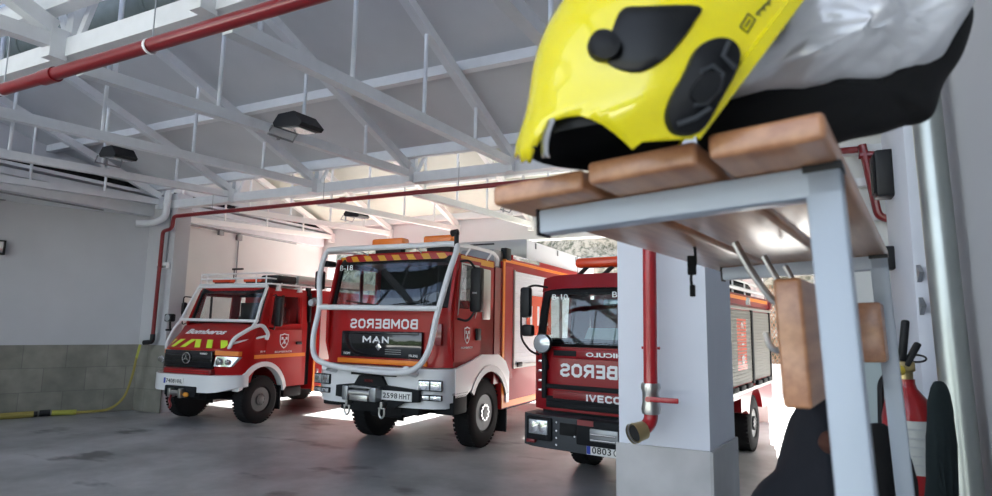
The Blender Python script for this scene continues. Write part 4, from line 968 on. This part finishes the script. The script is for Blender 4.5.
    MB().box(X,X+.04,1.8,5.0,.97,1.02).box(X,X+.05,1.8,5.0,2.19,2.22).build('body_trim', 'alu', bd)
    MB().box(X,X+.012,2.45,3.05,1.3,2.05).build('red_panel', 'amber_red', bd); text('B 112', 'panel_lettering', 'text_white', bd, (X+.02,2.75,1.7), .2, 'right', width=.62, depth=.002, roll=R(90))
    MB().box(X,X+.03,1.8,4.95,2.25,2.40,.01).build('roof_edge', 'truck_red_shaded', bd)
    MB().box(X+.02,X+.04,1.9,4.7,2.33,2.38).build('yellow_line', 'orange', bd)
    MB().box(X-.04,X+.06,4.88,5.04,2.24,2.40,.02).build('rear_lamp', 'red_pipe', bd); MB().box(X-.02,X+.05,3.0,3.25,2.26,2.38,.01).build('side_lamp', 'lens', bd)
    m = MB()
    m.tube([(X-.02,1.9,2.62),(X-.02,4.8,2.62),(X-.02,4.9,2.42)],.018,8,bend=.08); m.tube([(X-.02,1.9,2.5),(X-.02,4.8,2.5)],.03,6)
    for y in (2.4,3.2,4.0): m.cyl((X-.02,y,2.4),(X-.02,y,2.62),.014,n=6)
    m.build('roof_rail', 'white_tube', bd)
    MB().box(-.6,X-.12,2.6,4.2,2.42,2.62,.03).cyl((.6,3.9,2.55),(.6,4.3,2.55),.2,n=20).build('roof_gear', 'cabin_dark', bd)
    MB().box(-X,X,1.6,1.75,.9,2.3).build('cab_gap', 'truck_red_dark', bd)
    return T
right = build_right()

# ================================================================ RACK, HELMET, CLOTHES (close to the camera)
A10 = R(-10)
def loc10(x, y, z): return Vector((x*math.cos(A10)-y*math.sin(A10), x*math.sin(A10)+y*math.cos(A10), z))
rk = empty('coat_rack', loc10(.026, 0, 0), (0, R(-2.2), A10), label='pale blue steel coat rack with wooden slat shelf close at the upper right', cat='rack')
# local: x<=0 towards the left, y away, z up
ZR = 2.024
m = MB().box(-.318,0,.60,.628,ZR-.001,ZR+.028,.003).box(-.030,0,.60,.628,0,ZR+.028,.003)
m.build('front_frame', 'rack_paint', rk)
MB().box(-.318,0,1.40,1.428,ZR,ZR+.028,.003).box(-.030,0,1.40,1.428,0,ZR+.028,.003).box(-.03,0,.6,1.42,.32,.35,.003).build('rear_frame', 'rack_paint', rk)
for y in (.60,1.40):
    MB().box(-.3215,-.318,y-.001,y+.029,ZR-.003,ZR+.029,.001).build('end_cap', 'black_plastic', rk)
    MB().box(-.031,.0015,y-.001,y+.029,ZR+.022,ZR+.030,.001).build('end_cap', 'black_plastic', rk)
for x0,x1,y0 in ((-.350,-.232,.550),(-.218,-.106,.532),(-.094,-.001,.522)):
    s_ = MB().box(x0,x1,y0,1.52,ZR+.029,ZR+.053,.0055,3).build('slat', 'slat_wood', rk)
for y in (.614,1.414):
    for x in (-.28,-.16,-.05): MB().cyl((x,y,ZR+.026),(x,y,ZR+.031),.005,n=8).build('screw', 'grey_metal', rk)
# board with hooks below the shelf
hb = MB().box(-.100,-.068,.79,1.40,1.812,1.967,.005,3).build('hook_board', 'slat_wood', rk)
MB().box(-.075,-.015,1.30,1.398,1.845,1.955,.004).build('board_block', 'slat_wood', rk)
for y in (.84,1.02,1.20):
    MB().tube(catmull([(-.100,y,1.94),(-.112,y,1.945),(-.135,y,1.985),(-.152,y,2.024)],5,False),.0048,8).build('hook', 'bare_steel', rk)
    MB().tube(catmull([(-.100,y,1.885),(-.108,y,1.878),(-.118,y,1.884),(-.122,y,1.902)],5,False),.004,8).build('hook_prong', 'bare_steel', rk)
# black strap dangling from shelf
s_ = MB().tube(catmull([(0,0,.12),(0,0,.06),(.003,0,-.005),(-.005,0,-.03),(-.004,0,-.05)],4,False),.0025,6).box(-.011,.004,-.003,.003,-.028,.006,.002).box(-.008,.0015,-.003,.003,-.066,-.045,.002)
o = tag(s_.build('strap', 'cloth_black'), 'short black strap hanging from the shelf slats in front of the pillar', 'strap'); o.location = loc10(-.322,1.04,2.02)

# ---- soft and rounded things from star-shaped outlines
def blob(poly, T, rings=9, p=2.0, wr=0.0, seed=0.0, back=1.0):
    """closed cushion: outline in (u,v), thickness T both ways along w"""
    mb = MB(); cx = sum(q[0] for q in poly)/len(poly); cy = sum(q[1] for q in poly)/len(poly); N = len(poly)
    for s in (1, -back):
        prev = None
        for j in range(rings+1):
            r = math.sin(PI/2*(1-j/rings)) if j < rings else 0
            if j == rings:
                c = mb.bm.verts.new((cx, cy, s*T))
                for k in range(N): mb.bm.faces.new((prev[k], prev[(k+1)%N], c))
                break
            h = T*(max(0,1-r**p))**.5
            ring = []
            for u, v in poly:
                x, y = cx+(u-cx)*r, cy+(v-cy)*r
                w = s*h
                if wr: w += wr*noise.noise(Vector((x*20+seed, y*20, s*2)))*(1-r**4) + wr*.55*(abs(noise.noise(Vector((x*48, y*48+seed, s))))-.2)*(1-r**4)
                ring.append(mb.bm.verts.new((x, y, w)))
            if prev:
                for k in range(N): mb.bm.faces.new((prev[k], prev[(k+1)%N], ring[(k+1)%N], ring[k]))
            prev = ring
    return mb
def smooth_poly(p, k=5): return [(v.x, v.y) for v in catmull([(a,b,0) for a,b in p], k)]

# helmet frame: u to the right, v up, w towards the room's near side; millimetre drawing units
HO = Vector((.069, .642, 2.185))                       # centre of the shell
def frame(origin, yaw, pitch, roll):
    return Matrix.Translation(origin) @ Matrix.Rotation(yaw,4,'Z') @ Matrix.Rotation(PI/2+pitch,4,'X') @ Matrix.Rotation(roll,4,'Z')
HD = .62
HO = Vector((-.0767, .6187, 2.1679))
MH = frame(HO, R(25.8), R(7.4), R(.9))
FL = 592.0
def hp(x, y, w=0.0):
    """drawing units of the helmet sheet -> helmet frame (u,v) on the layer w"""
    return ((x-496)*(HD-w)/FL-(690-496)*HD/FL, (248-y)*(HD-w)/FL-(248-70)*HD/FL)
HA, HB, HW = .166, .166, .118
HC = hp(688, 98)
def shell_w(u, v, k=1.0):
    q = 1-((u-HC[0])/(HA*k))**2-((v-HC[1])/(HB*k))**2
    return HW*k*math.sqrt(max(0.0, q))
def surf(x, y, k=1.0):
    w = .08
    for _ in range(8): u, v = hp(x, y, w); w = shell_w(u, v, k)
    return u, v, w
helmet = empty('fire_helmet', (0,0,0), label='glossy yellow fire helmet with black side lamp holder lying on the slatted shelf', cat='helmet')
helmet.matrix_world = MH
def brow(c):
    u, v = c.x-HC[0], c.y-HC[1]; a = math.degrees(math.atan2(v, u)) % 360
    k = math.exp(-((a-202)/13)**2)*.17
    return Vector((HC[0]+u*(1+k), HC[1]+v*(1+k), c.z))
def shell(k, name, m, arc_cut, parent, thick=.004, cutz=2.062):
    mb = MB(); bmesh.ops.create_uvsphere(mb.bm, u_segments=96, v_segments=64, radius=1)
    for v in mb.bm.verts:
        v.co = Vector((HC[0]+v.co.x*HA*k, HC[1]+v.co.y*HB*k, v.co.z*HW*k))
    mb.map(brow)
    geom = lambda: mb.bm.verts[:]+mb.bm.edges[:]+mb.bm.faces[:]
    a = Vector((*hp(806,-2,.06),0)); b = Vector((*hp(699,141,.06),0)); d = (b-a).normalized(); nrm = Vector((-d.y, d.x, .12)).normalized()
    if nrm.x < 0: nrm.negate()
    bmesh.ops.bisect_plane(mb.bm, geom=geom(), plane_co=a-nrm*(1-k)*.05, plane_no=nrm, clear_outer=True)
    Mi = MH.inverted(); pn = (Mi.to_3x3() @ Vector((0,0,-1))).normalized()
    pc = Mi @ Vector((HO.x, HO.y, cutz))
    bmesh.ops.bisect_plane(mb.bm, geom=geom(), plane_co=pc, plane_no=pn, clear_outer=True)
    if arc_cut:
        pl = [(512,215),(524,176),(533,148),(544,128),(558,117),(580,115),(598,122),(615,134),(632,150),(660,190)]
        def px(c): w = c.z; s = FL/(HD-w); return (496+(c.x+(690-496)*HD/FL)*s, 248-(c.y+(248-70)*HD/FL)*s)
        def below(x, y):
            if x <= pl[0][0] or x >= pl[-1][0]: return -1
            for (xa,ya),(xb,yb) in zip(pl, pl[1:]):
                if xa <= x <= xb: return y-(ya+(yb-ya)*(x-xa)/(xb-xa))
        for rep in range(1):
            for f in mb.bm.faces[:]:
                x, y = px(f.calc_center_median())
                if below(x, y) > 0 or (y > 158 and x < 545): mb.bm.faces.remove(f)
        for e in [e for e in mb.bm.edges if not e.link_faces]: mb.bm.edges.remove(e)
        for v in [v for v in mb.bm.verts if not v.link_faces]: mb.bm.verts.remove(v)
        for v in mb.bm.verts:
            if v.is_boundary:
                x, y = px(v.co); d_ = below(x, y)
                if d_ is not None and abs(d_) < 9 and d_ != -1:
                    s = FL/(HD-v.co.z); v.co.y += d_/s*.9
    o = mb.build(name, m, parent, ang=60)
    if thick:
        md = o.modifiers.new('thickness', 'SOLIDIFY'); md.thickness = thick; md.offset = -1
    return o
sh = shell(1.0, 'shell', 'helmet_yellow', True, helmet)
shell(.93, 'inner_liner', 'helmet_black', False, helmet, 0, 2.082)
# shadowy face opening and silvery visor edge
vis = MB()
for k_, (xa, ya, xb, yb, wd) in enumerate(((553,120,546,158,5.5),)):
    rows = []
    for i in range(9):
        t = i/8; x = xa+(xb-xa)*t-3*math.sin(PI*t); y = ya+(yb-ya)*t
        rows.append([vis.bm.verts.new((*hp(x+s*wd*(1-.2*t), y, .07), .07+.012*(1-abs(s)))) for s in (-1,-.4,.4,1)])
    for i in range(8):
        for j in range(3): vis.bm.faces.new((rows[i][j], rows[i][j+1], rows[i+1][j+1], rows[i+1][j]))
v_ = vis.build('visor_edge', 'chrome', helmet); v_.modifiers.new('t','SOLIDIFY').thickness = .002
# pieces riding on the side of the shell
def on_shell(poly, name, m, lift, thick, parent, rings=6, dome=0.0):
    poly = smooth_poly(poly, 4); cx = sum(q[0] for q in poly)/len(poly); cy = sum(q[1] for q in poly)/len(poly); mb = MB(); N = len(poly); prev = None; first = None
    def pt(x, y, l):
        u, v, w = surf(x, y); return mb.bm.verts.new((u, v, w+l))
    base = [pt(x, y, -.003) for x, y in poly]
    prev = base
    for j in range(rings+1):
        r = 1-j/rings*.999 if j else 1
        if j == rings: r = 0
        l = lift+dome*(1-r*r)
        if j == 1: r = .97
        if r == 0:
            c = pt(cx, cy, l)
            for k in range(N): mb.bm.faces.new((prev[k], prev[(k+1)%N], c))
            break
        ring = [pt(cx+(x-cx)*r, cy+(y-cy)*r, l*(.75 if j == 0 else 1)) for x, y in poly]
        for k in range(N): mb.bm.faces.new((prev[k], prev[(k+1)%N], ring[(k+1)%N], ring[k]))
        prev = ring
    return mb.build(name, m, parent, ang=50)
side = on_shell([(622,10),(645,7),(698,7),(694,22),(681,41),(662,61),(638,73),(614,68),(604,56),(612,30)], 'side_panel', 'helmet_side', .003, .003, helmet)
on_shell([(592,36),(603,33),(614,38),(618,48),(613,59),(602,63),(591,58),(587,47)], 'visor_knob', 'helmet_black', .010, .008, helmet, dome=.004)
caps = [(716,40),(732,45),(737,60),(730,80),(716,105),(703,128),(690,136),(672,134),(664,120),(668,100),(682,75),(695,50)]
lh = on_shell(caps, 'lamp_holder', 'helmet_black', .008, .008, helmet, dome=.006)
def scaled(p, k, cx, cy): return [(cx+(x-cx)*k, cy+(y-cy)*k) for x, y in p]
on_shell([(700,78),(712,82),(710,96),(697,108),(685,104),(686,92)], 'lamp_latch', 'cabin_dark', .020, .004, lh)
mb = MB()
for pts in ([(688,110),(700,108),(712,94),(716,80),(706,72),(694,78)], [(672,128),(690,122),(704,112)], [(722,48),(716,62),(728,74)]):
    mb.tube([Vector((*surf(x,y)[:2], surf(x,y)[2]+.016)) for x, y in pts], .0022, 6)
mb.build('lamp_holder_rib', 'grey_bumper', lh)
# raised yellow band along the rear rim
mb = MB()
def bandpt(t, off): x, y = 806-107*t, -2+143*t; return x-off*.80, y-off*.60
rows = []
for i in range(25):
    t = i/24; row = []
    for off, l in ((1,-.002),(1,.0045),(13,.0045),(15,-.001)):
        x, y = bandpt(t, off); u, v, w = surf(x, y); row.append(mb.bm.verts.new((u, v, w+l)))
    rows.append(row)
for i in range(24):
    for j in range(3): mb.bm.faces.new((rows[i][j], rows[i][j+1], rows[i+1][j+1], rows[i+1][j]))
mb.build('rear_rim', 'helmet_yellow', helmet)
# small printed marks behind the side panel
mb = MB()
def mark(pts, r=.0008):
    mb.tube([Vector((*surf(x,y)[:2], surf(x,y)[2]+.0006)) for x, y in pts], r, 4)
mark([(740,27),(747,33),(755,20),(748,14),(740,27)]); mark([(745,27),(750,20)])
for x, y in ((756,15),(761,10),(766,5)): mark([(x,y),(x+4,y-5)], .0009); mark([(x+1.5,y-3.5),(x+4,y+1)], .0006)
mb.build('printed_mark', 'text_black', helmet)
# neck cape: silver outside, black cloth below
def cape(poly, T, w0, name, m, wr, seed, rings=12):
    p = [(*hp(x, y, w0),) for x, y in smooth_poly(poly, 6)]
    mb = blob(p, T, rings, 2.2, wr, seed); mb.map(lambda c: (c.x, c.y, c.z+w0)); return mb.build(name, m, helmet, ang=70)
cape([(700,96),(722,60),(770,-10),(830,-70),(930,-70),(975,-20),(966,10),(948,40),(932,68),(900,82),(868,91),(830,96),(780,99),(735,101),(708,104)], .05, -.02, 'neck_cape', 'silver_cloth', .022, 1.0, 20)
cape([(697,140),(704,112),(722,92),(790,80),(880,70),(935,45),(960,8),(969,16),(958,56),(938,88),(926,120),(905,126),(880,134),(846,141),(800,156),(715,158)], .045, -.035, 'cape_lining', 'cloth_black', .008, 4.0, 10)

# clothes hanging low under the rack
def garment(poly, d, T, name, m, label, cat='coat', extra=None, wr=.02, yawoff=0.0):
    """outline drawn on a sheet d metres from the camera stand"""
    cx = sum(q[0] for q in poly)/len(poly); cy = sum(q[1] for q in poly)/len(poly)
    Mf = frame(Vector((0,0,1.9)), R(25.8), R(7.4), R(.9)); O = Mf @ Vector(((cx-496)*d/FL, (248-cy)*d/FL, -d))
    mb = blob([((x-cx)*d/FL, (cy-y)*d/FL) for x, y in smooth_poly(poly, 4)], T, 9, 2.4, wr, cx)
    o = mb.build(name, m, None, ang=70); o.matrix_world = frame(O, R(25.8), R(7.4), R(.9)); tag(o, label, cat)
    return o
g1 = garment([(806,402),(826,396),(846,400),(852,440),(858,520),(862,640),(850,860),(770,880),(735,760),(745,600),(752,520),(764,488),(786,466),(798,430)], .98, .085, 'coat', 'cloth_navy', 'dark navy coat hanging below the wooden hook board in front of the rack leg')
pch = blob([(x*.001,y*.001) for x,y in smooth_poly([(-45,-10),(-30,25),(5,30),(35,20),(45,-15),(20,-40),(-20,-38)],4)], .012, 6).build('coat_patch', 'cloth_brown', g1); pch.location = (.01,.215,.068); pch.scale = (.5,.5,1)
g2 = garment([(868,428),(884,424),(902,446),(908,500),(915,700),(900,860),(858,860),(850,640),(852,500),(858,452)], 1.35, .09, 'jacket', 'cloth_black', 'black jacket hanging between the front and rear legs of the rack', 'jacket')
g3 = garment([(930,394),(938,381),(949,392),(955,450),(958,600),(950,800),(930,800),(926,600),(928,470)], 1.6, .03, 'overalls', 'cloth_green', 'dark green garment hanging beside the fire extinguisher', 'overalls')

# woodland and yard building across the forecourt (seen only as reflections)
tb = MB()
for i in range(26):
    x = -40+i*3.1; hh = 4.5+2.5*noise.noise(Vector((i*.7,0,0))); tb.sph((x, -24+noise.noise(Vector((i,3,0)))*2, hh*.45), 2.6, (1,1,hh/4.6), 10)
for v in tb.bm.verts: v.co += Vector((noise.noise(v.co*.9), noise.noise(v.co*.9+Vector((5,0,0))), noise.noise(v.co*.9+Vector((0,7,0)))))*.8
mat('hedge', (.03,.05,.02), .9, noise_amt=.4, noise_scale=1.5)
tag(tb.build('tree_belt', 'hedge', smooth=False), 'dark tree belt beyond the forecourt behind the camera', 'trees', kind='stuff')

# ================================================================ CAMERA AND LIGHT
cam = bpy.data.cameras.new('camera'); co = bpy.data.objects.new('camera', cam); COL.objects.link(co)
cam.sensor_width = 36; cam.lens = 36*FL/992; cam.clip_start = .02; cam.clip_end = 300
co.matrix_world = frame(Vector((0,0,1.9)), R(25.8), R(7.4), R(.9)); S.camera = co
cam.dof.use_dof = True; cam.dof.focus_distance = 8.0; cam.dof.aperture_fstop = 6.3

w = bpy.data.worlds.new('sky'); S.world = w; w.use_nodes = True; nt = w.node_tree; bg = nt.nodes['Background']
sky = nt.nodes.new('ShaderNodeTexSky'); sky.sky_type = 'NISHITA'; sky.sun_disc = False; sky.sun_elevation = R(42); sky.sun_rotation = R(0); sky.air_density = 1; sky.dust_density = 2.5
hs_ = nt.nodes.new('ShaderNodeHueSaturation'); hs_.inputs['Saturation'].default_value = .5; nt.links.new(sky.outputs[0], hs_.inputs['Color']); nt.links.new(hs_.outputs[0], bg.inputs[0]); bg.inputs[1].default_value = .33
sun = bpy.data.lights.new('sun', 'SUN'); sun.energy = 17; sun.angle = R(.6); sun.color = (1,.97,.92); so = bpy.data.objects.new('sun', sun); COL.objects.link(so)
d = Vector((.03,-1,-.90)).normalized(); so.rotation_euler = d.to_track_quat('-Z','Y').to_euler()
S.view_settings.view_transform = 'Standard'; S.view_settings.look = 'None'; S.view_settings.gamma = 1; S.view_settings.exposure = 1.25
S.cycles.max_bounces = 8; S.cycles.diffuse_bounces = 5; S.cycles.glossy_bounces = 4; S.cycles.transparent_max_bounces = 10
S.cycles.sample_clamp_indirect = 8
try: S.cycles.use_denoising = True
except Exception: pass
